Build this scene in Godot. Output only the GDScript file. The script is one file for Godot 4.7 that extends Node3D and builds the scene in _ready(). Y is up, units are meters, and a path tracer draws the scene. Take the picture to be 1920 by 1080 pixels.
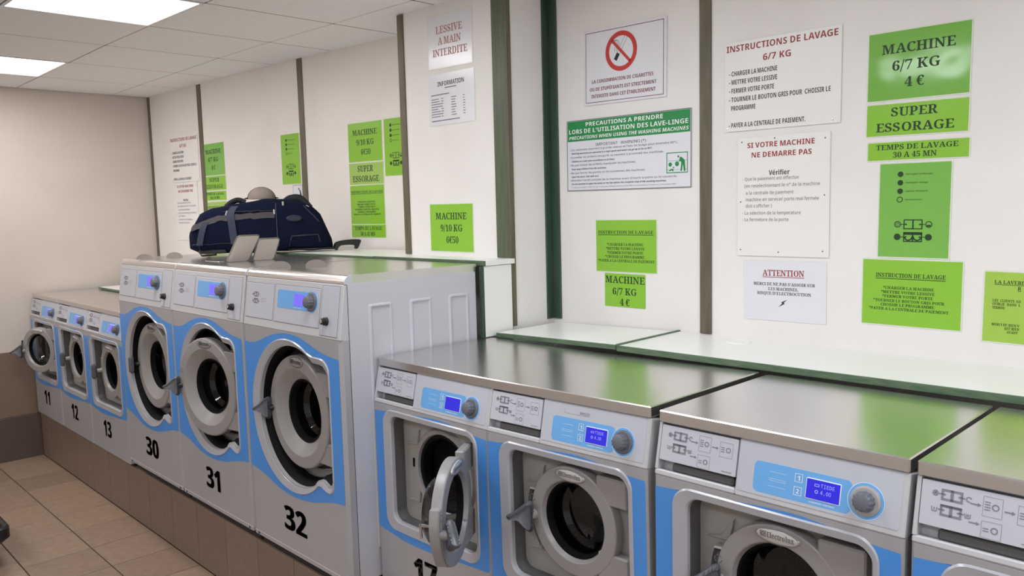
extends Node3D
# A launderette: rows of washing machines on a tiled plinth, notices on panelled walls. Units are metres, y up,
# machines face +z, the row runs along x, the far end wall is at -x.

var M := {}                       # materials by name
var taken := {}                   # counts of top-level names
var fonts := {}
var mesh_cache := {}

# ------------------------------------------------------------------ camera and light
func setup_view() -> void:
	var cam := Camera3D.new()
	cam.name = "camera"
	add_child(cam)
	cam.position = Vector3(2.0357, 1.6316, 1.5424)
	var b := Basis(Vector3.UP, deg_to_rad(45.7224)) * Basis(Vector3.RIGHT, deg_to_rad(-5.7231)) * Basis(Vector3.BACK, deg_to_rad(-1.4639))
	cam.basis = b
	cam.fov = rad_to_deg(2.0 * atan(540.0 / 1504.4957))
	cam.near = 0.05
	cam.far = 60.0
	cam.current = true
	var we := WorldEnvironment.new()
	we.name = "environment"
	var e := Environment.new()
	e.background_mode = Environment.BG_COLOR
	e.background_color = Color(0.02, 0.02, 0.02)
	e.tonemap_mode = Environment.TONE_MAPPER_LINEAR
	e.tonemap_exposure = 1.06
	e.sdfgi_enabled = true
	e.ssao_enabled = true
	e.ssil_enabled = true
	we.environment = e
	add_child(we)

const PANEL_ENERGY := 1.0
const PANEL_COLOR := Color(0.955, 0.975, 1.0)
const PANEL_WARM := Color(0.99, 0.975, 0.965)      # the older tubes at the far end

# ------------------------------------------------------------------ names and metas
func numbered(n: String) -> String:
	if not taken.has(n):
		taken[n] = 0
		return n
	taken[n] += 1
	return "%s_%03d" % [n, taken[n]]

func tag(o: Node, label: String, category: String, group := "") -> Node:
	o.set_meta("label", label)
	o.set_meta("category", category)
	if group != "":
		o.set_meta("group", group)
	return o

func thing(called: String, label: String, category: String, at := Vector3.ZERO, group := "") -> Node3D:
	var o := Node3D.new()
	o.name = numbered(called)
	add_child(o)
	o.position = at
	tag(o, label, category, group)
	return o

func structure(called: String, mesh: Mesh, mat: Material, at := Vector3.ZERO) -> MeshInstance3D:
	var o := MeshInstance3D.new()
	o.name = numbered(called)
	o.mesh = mesh
	o.material_override = mat
	add_child(o)
	o.position = at
	o.set_meta("kind", "structure")
	return o

func part(called: String, mesh: Mesh, mat: Material, parent: Node, at := Vector3.ZERO, label := "") -> MeshInstance3D:
	var o := MeshInstance3D.new()
	o.name = called
	o.mesh = mesh
	o.material_override = mat
	parent.add_child(o, true)
	o.position = at
	if label != "":
		o.set_meta("label", label)
	return o

# ------------------------------------------------------------------ geometry helpers
func begin(smooth := false) -> SurfaceTool:
	var st := SurfaceTool.new()
	st.begin(Mesh.PRIMITIVE_TRIANGLES)
	st.set_smooth_group(0 if smooth else -1)
	return st

func done(st: SurfaceTool) -> ArrayMesh:
	st.generate_normals()
	return st.commit()

func tri_n(st: SurfaceTool, a: Vector3, b: Vector3, c: Vector3, n: Vector3) -> void:
	if (a - c).cross(a - b).dot(n) < 0.0:
		var t := b
		b = c
		c = t
	st.add_vertex(a)
	st.add_vertex(b)
	st.add_vertex(c)

func quad_n(st: SurfaceTool, a: Vector3, b: Vector3, c: Vector3, d: Vector3, n: Vector3) -> void:
	tri_n(st, a, b, c, n)
	tri_n(st, a, c, d, n)

func add_box(st: SurfaceTool, lo: Vector3, hi: Vector3, bev := 0.0) -> void:
	# a chamfered box: six faces, twelve edge strips, eight corners
	var c := (lo + hi) * 0.5
	var h := (hi - lo) * 0.5
	bev = minf(bev, minf(h.x, minf(h.y, h.z)) * 0.9)
	var p := func(s: Vector3, axis: int) -> Vector3:
		var q := Vector3(s.x * h.x, s.y * h.y, s.z * h.z)
		for k in 3:
			if k != axis:
				q[k] -= s[k] * bev
		return c + q
	for ax in 3:
		var u := (ax + 1) % 3
		var v := (ax + 2) % 3
		for sg in [-1.0, 1.0]:
			var q := []
			for k in [[-1, -1], [1, -1], [1, 1], [-1, 1]]:
				var s := Vector3.ZERO
				s[ax] = sg
				s[u] = k[0]
				s[v] = k[1]
				q.append(p.call(s, ax))
			var n := Vector3.ZERO
			n[ax] = sg
			quad_n(st, q[0], q[1], q[2], q[3], n)
	if bev <= 0.0:
		return
	for ax in 3:                      # edges parallel to ax
		var u := (ax + 1) % 3
		var v := (ax + 2) % 3
		for k in [[-1, -1], [1, -1], [1, 1], [-1, 1]]:
			var s0 := Vector3.ZERO
			s0[ax] = -1
			s0[u] = k[0]
			s0[v] = k[1]
			var s1 := s0
			s1[ax] = 1
			var n := Vector3.ZERO
			n[u] = k[0]
			n[v] = k[1]
			quad_n(st, p.call(s0, u), p.call(s1, u), p.call(s1, v), p.call(s0, v), n)
	for sx in [-1, 1]:
		for sy in [-1, 1]:
			for sz in [-1, 1]:
				var s := Vector3(sx, sy, sz)
				tri_n(st, p.call(s, 0), p.call(s, 1), p.call(s, 2), s)

func box_mesh(size: Vector3, bev := 0.0, lo := Vector3.INF) -> ArrayMesh:
	var key := "box%s%s%s" % [size, bev, lo]
	if not mesh_cache.has(key):
		var st := begin()
		var a := lo if lo != Vector3.INF else -size * 0.5
		add_box(st, a, a + size, bev)
		mesh_cache[key] = done(st)
	return mesh_cache[key]

func rrect(x0: float, y0: float, x1: float, y1: float, r: float, n := 6) -> PackedVector2Array:
	var out := PackedVector2Array()
	var cs := [[x1 - r, y1 - r, 0.0], [x0 + r, y1 - r, 90.0], [x0 + r, y0 + r, 180.0], [x1 - r, y0 + r, 270.0]]
	for c in cs:
		for k in n + 1:
			var a := deg_to_rad(c[2] + 90.0 * k / n)
			out.append(Vector2(c[0] + r * cos(a), c[1] + r * sin(a)))
	return out

func circle(cx: float, cy: float, rx: float, ry: float, n := 32) -> PackedVector2Array:
	var out := PackedVector2Array()
	for k in n:
		var a := TAU * k / n
		out.append(Vector2(cx + rx * cos(a), cy + ry * sin(a)))
	return out

func lift(p: PackedVector2Array, z: float) -> PackedVector3Array:
	var out := PackedVector3Array()
	for q in p:
		out.append(Vector3(q.x, q.y, z))
	return out

func loft(st: SurfaceTool, loops: Array, closed := true, flip := false) -> void:
	# joins successive loops of equal length; counter-clockwise loops seen from +z and going outwards-to-back face out
	for i in loops.size() - 1:
		var a: PackedVector3Array = loops[i]
		var b: PackedVector3Array = loops[i + 1]
		var n := a.size()
		for k in (n if closed else n - 1):
			var k2 := (k + 1) % n
			if flip:
				st.add_vertex(a[k]); st.add_vertex(b[k2]); st.add_vertex(b[k])
				st.add_vertex(a[k]); st.add_vertex(a[k2]); st.add_vertex(b[k2])
			else:
				st.add_vertex(a[k]); st.add_vertex(b[k]); st.add_vertex(b[k2])
				st.add_vertex(a[k]); st.add_vertex(b[k2]); st.add_vertex(a[k2])

func cap(st: SurfaceTool, p: PackedVector2Array, z: float, n := Vector3.BACK) -> void:
	var ids := Geometry2D.triangulate_polygon(p)
	for i in range(0, ids.size(), 3):
		var a := p[ids[i]]
		var b := p[ids[i + 1]]
		var c := p[ids[i + 2]]
		tri_n(st, Vector3(a.x, a.y, z), Vector3(b.x, b.y, z), Vector3(c.x, c.y, z), n)

func prism(st: SurfaceTool, p: PackedVector2Array, z0: float, z1: float, bev := 0.0) -> void:
	# an extruded outline with a chamfered front (z1) edge
	var inner := p
	if bev > 0.0:
		var off := Geometry2D.offset_polygon(p, -bev)
		var c := Vector2.ZERO
		for q in p:
			c += q / p.size()
		inner = PackedVector2Array()
		for k in p.size():
			var t0 := (p[k] - p[(k + p.size() - 1) % p.size()]).normalized()
			var t1 := (p[(k + 1) % p.size()] - p[k]).normalized()
			var t := (t0 + t1).normalized()
			var nn := Vector2(-t.y, t.x)
			if Geometry2D.is_polygon_clockwise(p):
				nn = -nn
			inner.append(p[k] + nn * bev)
		if off.is_empty():
			inner = p
	var ccw := not Geometry2D.is_polygon_clockwise(p)
	loft(st, [lift(inner, z1), lift(p, z1 - bev), lift(p, z0)], true, not ccw)
	cap(st, inner, z1, Vector3.BACK)
	cap(st, p, z0, Vector3.FORWARD)

func prism_mesh(p: PackedVector2Array, z0: float, z1: float, bev := 0.0) -> ArrayMesh:
	var st := begin()
	prism(st, p, z0, z1, bev)
	return done(st)

func lathe(st: SurfaceTool, prof: Array, cx: float, cy: float, n := 48) -> void:
	# prof is a list of Vector2(radius, z), turned about the z axis through (cx, cy)
	var loops := []
	for q in prof:
		loops.append(lift(circle(cx, cy, maxf(q.x, 0.00005), maxf(q.x, 0.00005), n), q.y))
	var group := 1
	for i in loops.size() - 1:
		if i > 0:
			var d0: Vector2 = prof[i] - prof[i - 1]
			var d1: Vector2 = prof[i + 1] - prof[i]
			if absf(d0.angle_to(d1)) > deg_to_rad(21.0):
				group += 1
		st.set_smooth_group(group)
		loft(st, [loops[i], loops[i + 1]])

func lathe_mesh(prof: Array, cx := 0.0, cy := 0.0, n := 48, smooth := true) -> ArrayMesh:
	var st := begin(smooth)
	lathe(st, prof, cx, cy, n)
	return done(st)

func tube(st: SurfaceTool, pts: Array, r: float, n := 8, ry := -1.0) -> void:
	if ry < 0.0:
		ry = r
	var loops := []
	var up := Vector3.UP
	for i in pts.size():
		var d: Vector3 = (pts[mini(i + 1, pts.size() - 1)] - pts[maxi(i - 1, 0)]).normalized()
		var ref := up if absf(d.dot(up)) < 0.95 else Vector3.BACK
		var s := d.cross(ref).normalized()
		var t := s.cross(d).normalized()
		var l := PackedVector3Array()
		for k in n:
			var a := TAU * k / n
			l.append(pts[i] + s * cos(a) * r + t * sin(a) * ry)
		loops.append(l)
	loft(st, loops, true, true)
	for e in [0, loops.size() - 1]:
		var l: PackedVector3Array = loops[e]
		var nrm: Vector3 = (pts[0] - pts[1]) if e == 0 else (pts[-1] - pts[-2])
		for k in range(1, n - 1):
			tri_n(st, l[0], l[k], l[k + 1], nrm)

func tube_mesh(pts: Array, r: float, n := 8, ry := -1.0) -> ArrayMesh:
	var st := begin(true)
	tube(st, pts, r, n, ry)
	return done(st)

func smooth_curve(pts: Array, steps := 6) -> Array:
	var out := []
	for i in pts.size() - 1:
		var p0 = pts[maxi(i - 1, 0)]
		var p1 = pts[i]
		var p2 = pts[i + 1]
		var p3 = pts[mini(i + 2, pts.size() - 1)]
		for k in steps:
			var t := float(k) / steps
			out.append(0.5 * ((2.0 * p1) + (p2 - p0) * t + (2.0 * p0 - 5.0 * p1 + 4.0 * p2 - p3) * t * t + (3.0 * p1 - p0 - 3.0 * p2 + p3) * t * t * t))
	out.append(pts[-1])
	return out

func by_angle(p: PackedVector2Array, c: Vector2, angles: Array) -> PackedVector2Array:
	# resamples a star-shaped outline along rays from c
	var out := PackedVector2Array()
	for a in angles:
		var far: Vector2 = c + Vector2(cos(a), sin(a)) * 3.0
		var best := c
		var bd := -1.0
		for k in p.size():
			var hit = Geometry2D.segment_intersects_segment(c, far, p[k], p[(k + 1) % p.size()])
			if hit != null and c.distance_to(hit) > bd:
				bd = c.distance_to(hit)
				best = hit
		out.append(best)
	return out

func ring_angles(c: Vector2, rect: Rect2, n := 96) -> Array:
	var a := []
	for k in n:
		a.append(wrapf(TAU * (k + 0.37) / n, -PI, PI))
	for q in [rect.position, rect.end, Vector2(rect.position.x, rect.end.y), Vector2(rect.end.x, rect.position.y)]:
		a.append((q - c).angle())
	a.sort()
	return a

# ------------------------------------------------------------------ print: flat ink on a face (local x right, y up, z out)
class Ink:
	var pts := PackedVector3Array()
	var z := 0.0
	func _init(at: float) -> void:
		z = at
	func v(p: Vector2) -> void:
		pts.append(Vector3(p.x, p.y, z))
	func add_text(t: TextMesh, xf: Transform3D) -> void:
		var arr := t.surface_get_arrays(0)
		var vs: PackedVector3Array = arr[Mesh.ARRAY_VERTEX]
		var ids = arr[Mesh.ARRAY_INDEX]
		if ids == null or ids.size() == 0:
			for q in vs:
				pts.append(xf * q)
		else:
			for i in ids:
				pts.append(xf * vs[i])
	func poly(p: PackedVector2Array) -> void:
		var ids := Geometry2D.triangulate_polygon(p)
		for i in range(0, ids.size(), 3):
			var a := p[ids[i]]
			var b := p[ids[i + 1]]
			var c := p[ids[i + 2]]
			if (b - a).cross(c - a) > 0.0:
				v(a); v(c); v(b)
			else:
				v(a); v(b); v(c)
	func rect(x0: float, y0: float, x1: float, y1: float) -> void:
		poly(PackedVector2Array([Vector2(x0, y0), Vector2(x1, y0), Vector2(x1, y1), Vector2(x0, y1)]))
	func line(a: Vector2, b: Vector2, w: float) -> void:
		var n := (b - a).normalized().orthogonal() * w * 0.5
		poly(PackedVector2Array([a + n, b + n, b - n, a - n]))
	func frame(x0: float, y0: float, x1: float, y1: float, w: float) -> void:
		rect(x0, y0, x1, y0 + w)
		rect(x0, y1 - w, x1, y1)
		rect(x0, y0 + w, x0 + w, y1 - w)
		rect(x1 - w, y0 + w, x1, y1 - w)
	func ring(c: Vector2, r0: float, r1: float, n := 28, a0 := 0.0, a1 := TAU) -> void:
		for k in n:
			var a := a0 + (a1 - a0) * k / n
			var b := a0 + (a1 - a0) * (k + 1) / n
			poly(PackedVector2Array([c + Vector2(cos(a), sin(a)) * r0, c + Vector2(cos(a), sin(a)) * r1, c + Vector2(cos(b), sin(b)) * r1, c + Vector2(cos(b), sin(b)) * r0]))
	func disc(c: Vector2, r: float, n := 24) -> void:
		var p := PackedVector2Array()
		for k in n:
			p.append(c + Vector2(cos(TAU * k / n), sin(TAU * k / n)) * r)
		poly(p)
	func arrow(a: Vector2, b: Vector2, w: float, head: float) -> void:
		var d := (b - a).normalized()
		line(a, b - d * head, w)
		var n := d.orthogonal() * head * 0.55
		poly(PackedVector2Array([b, b - d * head + n, b - d * head - n]))
	func mesh() -> ArrayMesh:
		var arr := []
		arr.resize(Mesh.ARRAY_MAX)
		var nrm := PackedVector3Array()
		nrm.resize(pts.size())
		nrm.fill(Vector3.BACK)
		arr[Mesh.ARRAY_VERTEX] = pts
		arr[Mesh.ARRAY_NORMAL] = nrm
		var m := ArrayMesh.new()
		m.add_surface_from_arrays(Mesh.PRIMITIVE_TRIANGLES, arr)
		return m

func font_of(kind: String) -> SystemFont:
	if not fonts.has(kind):
		var f := SystemFont.new()
		f.font_names = PackedStringArray(["Droid Serif" if kind.begins_with("serif") else ("Droid Sans Mono" if kind.begins_with("mono") else "Droid Sans")])
		if kind.ends_with("bold"):
			f.font_weight = 700
		fonts[kind] = f
	return fonts[kind]

func text_mesh(s: String, kind: String, step := 1.5) -> TextMesh:
	var t := TextMesh.new()
	t.font = font_of(kind)
	t.font_size = 48
	t.pixel_size = 0.01
	t.depth = 0.0
	t.curve_step = step
	t.text = s
	return t

var caps := {}
func cap_of(kind: String) -> Vector2:      # (baseline, cap height) of a face
	if not caps.has(kind):
		var b := text_mesh("H", kind).get_aabb()
		caps[kind] = Vector2(b.position.y, b.size.y)
	return caps[kind]

func write(ink: Ink, s: String, kind: String, x0: float, x1: float, base: float, capital: float, slant := 0.0) -> void:
	# one line of lettering from x0 to x1 on a baseline, with the given capital height
	var t := text_mesh(s, kind, 1.5 if capital > 0.02 else 3.0)
	var b := t.get_aabb()
	if b.size.x <= 0.0:
		return
	var c := cap_of(kind)
	var sx := (x1 - x0) / b.size.x
	var sy := capital / c.y
	var xf := Transform3D(Basis(Vector3(sx, 0, 0), Vector3(slant * sy, sy, 0), Vector3(0, 0, 1)), Vector3.ZERO)
	xf.origin = Vector3(x0 - b.position.x * sx - slant * sy * c.x, base - c.x * sy, ink.z)
	ink.add_text(t, xf)

# ------------------------------------------------------------------ materials
func mat(called: String, c: Color, rough := 0.6, metal := 0.0) -> StandardMaterial3D:
	var m := StandardMaterial3D.new()
	m.resource_name = called
	m.albedo_color = c
	m.roughness = rough
	m.metallic = metal
	m.cull_mode = BaseMaterial3D.CULL_DISABLED
	M[called] = m
	return m

func rgb(r: int, g: int, b: int) -> Color:
	return Color8(r, g, b)

func noise_tex(freq: float, lo: Color, hi: Color, size := 256, sd := 1, oct := 3) -> NoiseTexture2D:
	var n := FastNoiseLite.new()
	n.seed = sd
	n.frequency = freq
	n.fractal_octaves = oct
	var t := NoiseTexture2D.new()
	t.width = size
	t.height = size
	t.seamless = true
	t.noise = n
	var g := Gradient.new()
	g.set_color(0, lo)
	g.set_color(1, hi)
	t.color_ramp = g
	return t

func bump_tex(freq: float, strength: float, size := 256, sd := 5, oct := 2) -> NoiseTexture2D:
	var n := FastNoiseLite.new()
	n.seed = sd
	n.frequency = freq
	n.fractal_octaves = oct
	var t := NoiseTexture2D.new()
	t.width = size
	t.height = size
	t.seamless = true
	t.noise = n
	t.as_normal_map = true
	t.bump_strength = strength
	return t

func tri_albedo(m: StandardMaterial3D, t: Texture2D, scale: Vector3) -> void:
	m.albedo_texture = t
	m.uv1_triplanar = true
	m.uv1_world_triplanar = true
	m.uv1_scale = scale

func make_materials() -> void:
	var w := mat("wall_paint", rgb(255, 255, 255), 0.5)
	tri_albedo(w, noise_tex(0.012, rgb(231, 227, 224), rgb(237, 234, 231), 256, 3), Vector3(0.7, 0.7, 0.7))
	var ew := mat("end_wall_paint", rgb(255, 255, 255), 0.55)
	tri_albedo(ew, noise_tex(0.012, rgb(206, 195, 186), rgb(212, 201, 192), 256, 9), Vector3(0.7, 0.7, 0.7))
	var lw := mat("left_wall_paint", rgb(255, 255, 255), 0.5)
	tri_albedo(lw, noise_tex(0.012, rgb(232, 226, 221), rgb(238, 233, 228), 256, 3), Vector3(0.7, 0.7, 0.7))
	mat("ledge_white", rgb(240, 239, 236), 0.32)
	var g := mat("green_edge", rgb(255, 255, 255), 0.5)
	tri_albedo(g, noise_tex(0.03, rgb(60, 92, 68), rgb(104, 118, 90), 256, 4, 4), Vector3(1.5, 12, 6))
	var o := mat("olive_batten", rgb(255, 255, 255), 0.45)
	tri_albedo(o, noise_tex(0.02, rgb(84, 80, 62), rgb(112, 104, 82), 256, 6, 4), Vector3(8, 0.8, 8))
	var dg := mat("green_batten", rgb(255, 255, 255), 0.4)
	tri_albedo(dg, noise_tex(0.02, rgb(46, 68, 57), rgb(62, 82, 70), 256, 7, 4), Vector3(8, 0.8, 8))
	var og := mat("olive_green_batten", rgb(255, 255, 255), 0.45)
	tri_albedo(og, noise_tex(0.02, rgb(72, 82, 62), rgb(92, 98, 76), 256, 16, 4), Vector3(8, 0.8, 8))
	var c := mat("ceiling_tile", rgb(255, 255, 255), 0.85)
	tri_albedo(c, noise_tex(0.05, rgb(234, 232, 231), rgb(240, 238, 237), 256, 8), Vector3(2, 2, 2))
	mat("ceiling_grid", rgb(70, 68, 66), 0.7)
	var shades := [[142, 121, 104], [147, 126, 108], [137, 116, 100]]
	for k in 3:
		var f := mat("floor_tile_%d" % k, rgb(255, 255, 255), 0.42)
		var s: Array = shades[k]
		tri_albedo(f, noise_tex(0.03, rgb(s[0] - 8, s[1] - 8, s[2] - 8), rgb(s[0] + 8, s[1] + 8, s[2] + 8), 256, 20 + k, 4), Vector3(2.5, 2.5, 2.5))
	mat("grout", rgb(52, 40, 33), 0.9)
	var pshades := [[126, 108, 96], [130, 112, 99]]
	for k in 2:
		var f := mat("plinth_tile_%d" % k, rgb(255, 255, 255), 0.4)
		var s: Array = pshades[k]
		tri_albedo(f, noise_tex(0.03, rgb(s[0] - 6, s[1] - 6, s[2] - 6), rgb(s[0] + 6, s[1] + 6, s[2] + 6), 256, 30 + k, 4), Vector3(2.5, 2.5, 2.5))
	mat("wainscot_tan", rgb(122, 103, 88), 0.45)
	mat("skirting_brown", rgb(86, 73, 64), 0.5)
	# machines
	var st := mat("steel", rgb(220, 217, 215), 0.25, 1.0)
	st.roughness_texture = noise_tex(0.02, Color(0.93, 0.93, 0.93), Color(1, 1, 1), 256, 12)
	st.uv1_triplanar = true
	st.uv1_world_triplanar = true
	st.uv1_scale = Vector3(0.6, 4, 3)
	mat("body_grey", rgb(192, 192, 199), 0.38)
	mat("front_grey", rgb(170, 169, 172), 0.36, 0.15)
	mat("panel_grey", rgb(190, 189, 192), 0.35)
	mat("fascia", rgb(185, 188, 198), 0.32)
	mat("label_plate", rgb(190, 192, 200), 0.35)
	mat("blue_decal", rgb(76, 144, 220), 0.35)
	mat("light_blue", rgb(104, 168, 226), 0.32)
	mat("bezel_silver", rgb(170, 170, 176), 0.2, 0.0)
	mat("recess_grey", rgb(86, 85, 85), 0.5)
	mat("plate_grey", rgb(152, 149, 145), 0.4)
	mat("dark_plate", rgb(34, 34, 36), 0.5)
	mat("door_grey", rgb(147, 144, 143), 0.34)
	mat("handle_grey", rgb(80, 82, 88), 0.36)
	mat("knob_grey", rgb(98, 101, 110), 0.35)
	mat("knob_disc", rgb(160, 157, 158), 0.3)
	mat("rubber", rgb(15, 15, 17), 0.6)
	M["rubber"].metallic_specular = 0.22
	mat("black_plastic", rgb(26, 26, 29), 0.4)
	mat("black_ink", rgb(24, 24, 27), 0.5)
	mat("dark_base", rgb(36, 33, 32), 0.8)
	mat("badge_silver", rgb(214, 214, 214), 0.22, 0.4)
	mat("chrome", rgb(220, 220, 222), 0.12, 1.0)
	mat("white_print", rgb(228, 236, 244), 0.4)
	mat("grey_print", rgb(124, 126, 134), 0.5)
	var dr := mat("drum_steel", rgb(255, 255, 255), 0.35, 0.9)
	var im := Image.create(64, 64, false, Image.FORMAT_RGB8)
	im.fill(rgb(138, 138, 138))
	for y in 64:
		for x in 64:
			var d := Vector2(fmod(x, 32.0) - 16.0, fmod(y + (16.0 if x >= 32 else 0.0), 32.0) - 16.0).length()
			if d < 7.0:
				im.set_pixel(x, y, rgb(12, 12, 12))
	tri_albedo(dr, ImageTexture.create_from_image(im), Vector3(52, 52, 52))
	dr.uv1_world_triplanar = false
	var gl := mat("door_glass", Color(0.03, 0.03, 0.034, 0.62), 0.03)
	gl.transparency = BaseMaterial3D.TRANSPARENCY_ALPHA
	var sc := mat("screen_blue", rgb(20, 18, 120), 0.25)
	sc.emission_enabled = true
	sc.emission = rgb(44, 34, 235)
	sc.emission_energy_multiplier = 0.6
	var sv := mat("screen_violet", rgb(96, 84, 225), 0.25)
	sv.emission_enabled = true
	sv.emission = rgb(112, 98, 245)
	sv.emission_energy_multiplier = 0.6
	var stx := mat("screen_text", rgb(150, 150, 255), 0.4)
	stx.emission_enabled = true
	stx.emission = rgb(130, 130, 250)
	stx.emission_energy_multiplier = 0.6
	var lp := mat("light_diffuser", rgb(250, 250, 250), 0.6)
	lp.emission_enabled = true
	lp.emission = PANEL_COLOR
	lp.emission_energy_multiplier = 3.0
	mat("light_frame", rgb(230, 230, 230), 0.5)
	# paper and boards
	for a in [["paper_green", 138, 193, 58], ["paper_green_pale", 160, 196, 98], ["paper_green_deep", 122, 182, 78], ["paper_lime", 160, 196, 78]]:
		var p := mat(a[0], rgb(a[1], a[2], a[3]), 0.22)
		p.normal_enabled = true
		p.normal_texture = bump_tex(0.008, 3.0, 256, 40)
		p.normal_scale = 0.10
		p.uv1_triplanar = true
		p.uv1_scale = Vector3(3, 3, 3)
	M["paper_green_deep"].roughness = 0.1
	M["paper_green_deep"].normal_scale = 0.2
	var wp := mat("paper_white", rgb(226, 226, 232), 0.2)
	wp.normal_enabled = true
	wp.normal_texture = M["paper_green"].normal_texture
	wp.normal_scale = 0.08
	wp.uv1_triplanar = true
	wp.uv1_scale = Vector3(3, 3, 3)
	mat("board_white", rgb(235, 233, 230), 0.4)
	mat("board_bluewhite", rgb(226, 226, 232), 0.35)
	mat("laminate_edge", rgb(222, 228, 210), 0.25)
	mat("dark_green_ink", rgb(22, 58, 20), 0.5)
	mat("red_ink", rgb(150, 44, 46), 0.5)
	mat("faded_red_ink", rgb(172, 116, 108), 0.5)
	mat("maroon_ink", rgb(120, 44, 50), 0.5)
	mat("sign_red", rgb(196, 52, 44), 0.4)
	mat("sign_green", rgb(24, 138, 70), 0.35)
	mat("text_dark", rgb(46, 44, 48), 0.5)
	mat("text_grey", rgb(112, 110, 112), 0.5)
	mat("text_white", rgb(236, 240, 236), 0.4)
	# bag and cap
	mat("navy_cloth", rgb(19, 24, 44), 0.95)
	M["navy_cloth"].metallic_specular = 0.2
	mat("navy_strap", rgb(46, 51, 70), 0.7)
	mat("navy_pipe", rgb(34, 39, 54), 0.7)
	mat("navy_dark", rgb(14, 16, 26), 0.6)
	mat("bag_grey_band", rgb(62, 58, 62), 0.7)
	mat("seam_grey", rgb(70, 75, 90), 0.7)
	mat("cap_grey", rgb(136, 124, 116), 0.85)
	mat("cap_dark", rgb(58, 50, 48), 0.8)
	mat("lid_steel", rgb(205, 195, 187), 0.45, 0.0)
	mat("tab_steel", rgb(138, 130, 124), 0.4)
	mat("lid_rim", rgb(124, 121, 119), 0.4, 0.4)

# ------------------------------------------------------------------ the room
func plan_wall(called: String, pts: Array, y0: float, y1: float, m: Material) -> MeshInstance3D:
	# a wall from its outline seen from above (x, z)
	var p := PackedVector2Array()
	for q in pts:
		p.append(Vector2(q[0], -q[1]))
	var st := begin()
	prism(st, p, y0, y1)
	var o := structure(called, done(st), m)
	o.rotation.x = -PI / 2.0
	return o

func ceiling_y(x: float) -> float:
	return 2.5137 - 0.022 * maxf(0.0, minf(x, 0.0) + 2.2)

func batten(idx: int, lo: Vector3, hi: Vector3, m: Material, turn := 0.0) -> void:
	var c := (lo + hi) * 0.5
	var o := structure("trim_%d" % idx, box_mesh(hi - lo, 0.0015), m, c)
	o.rotation.y = turn

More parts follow.
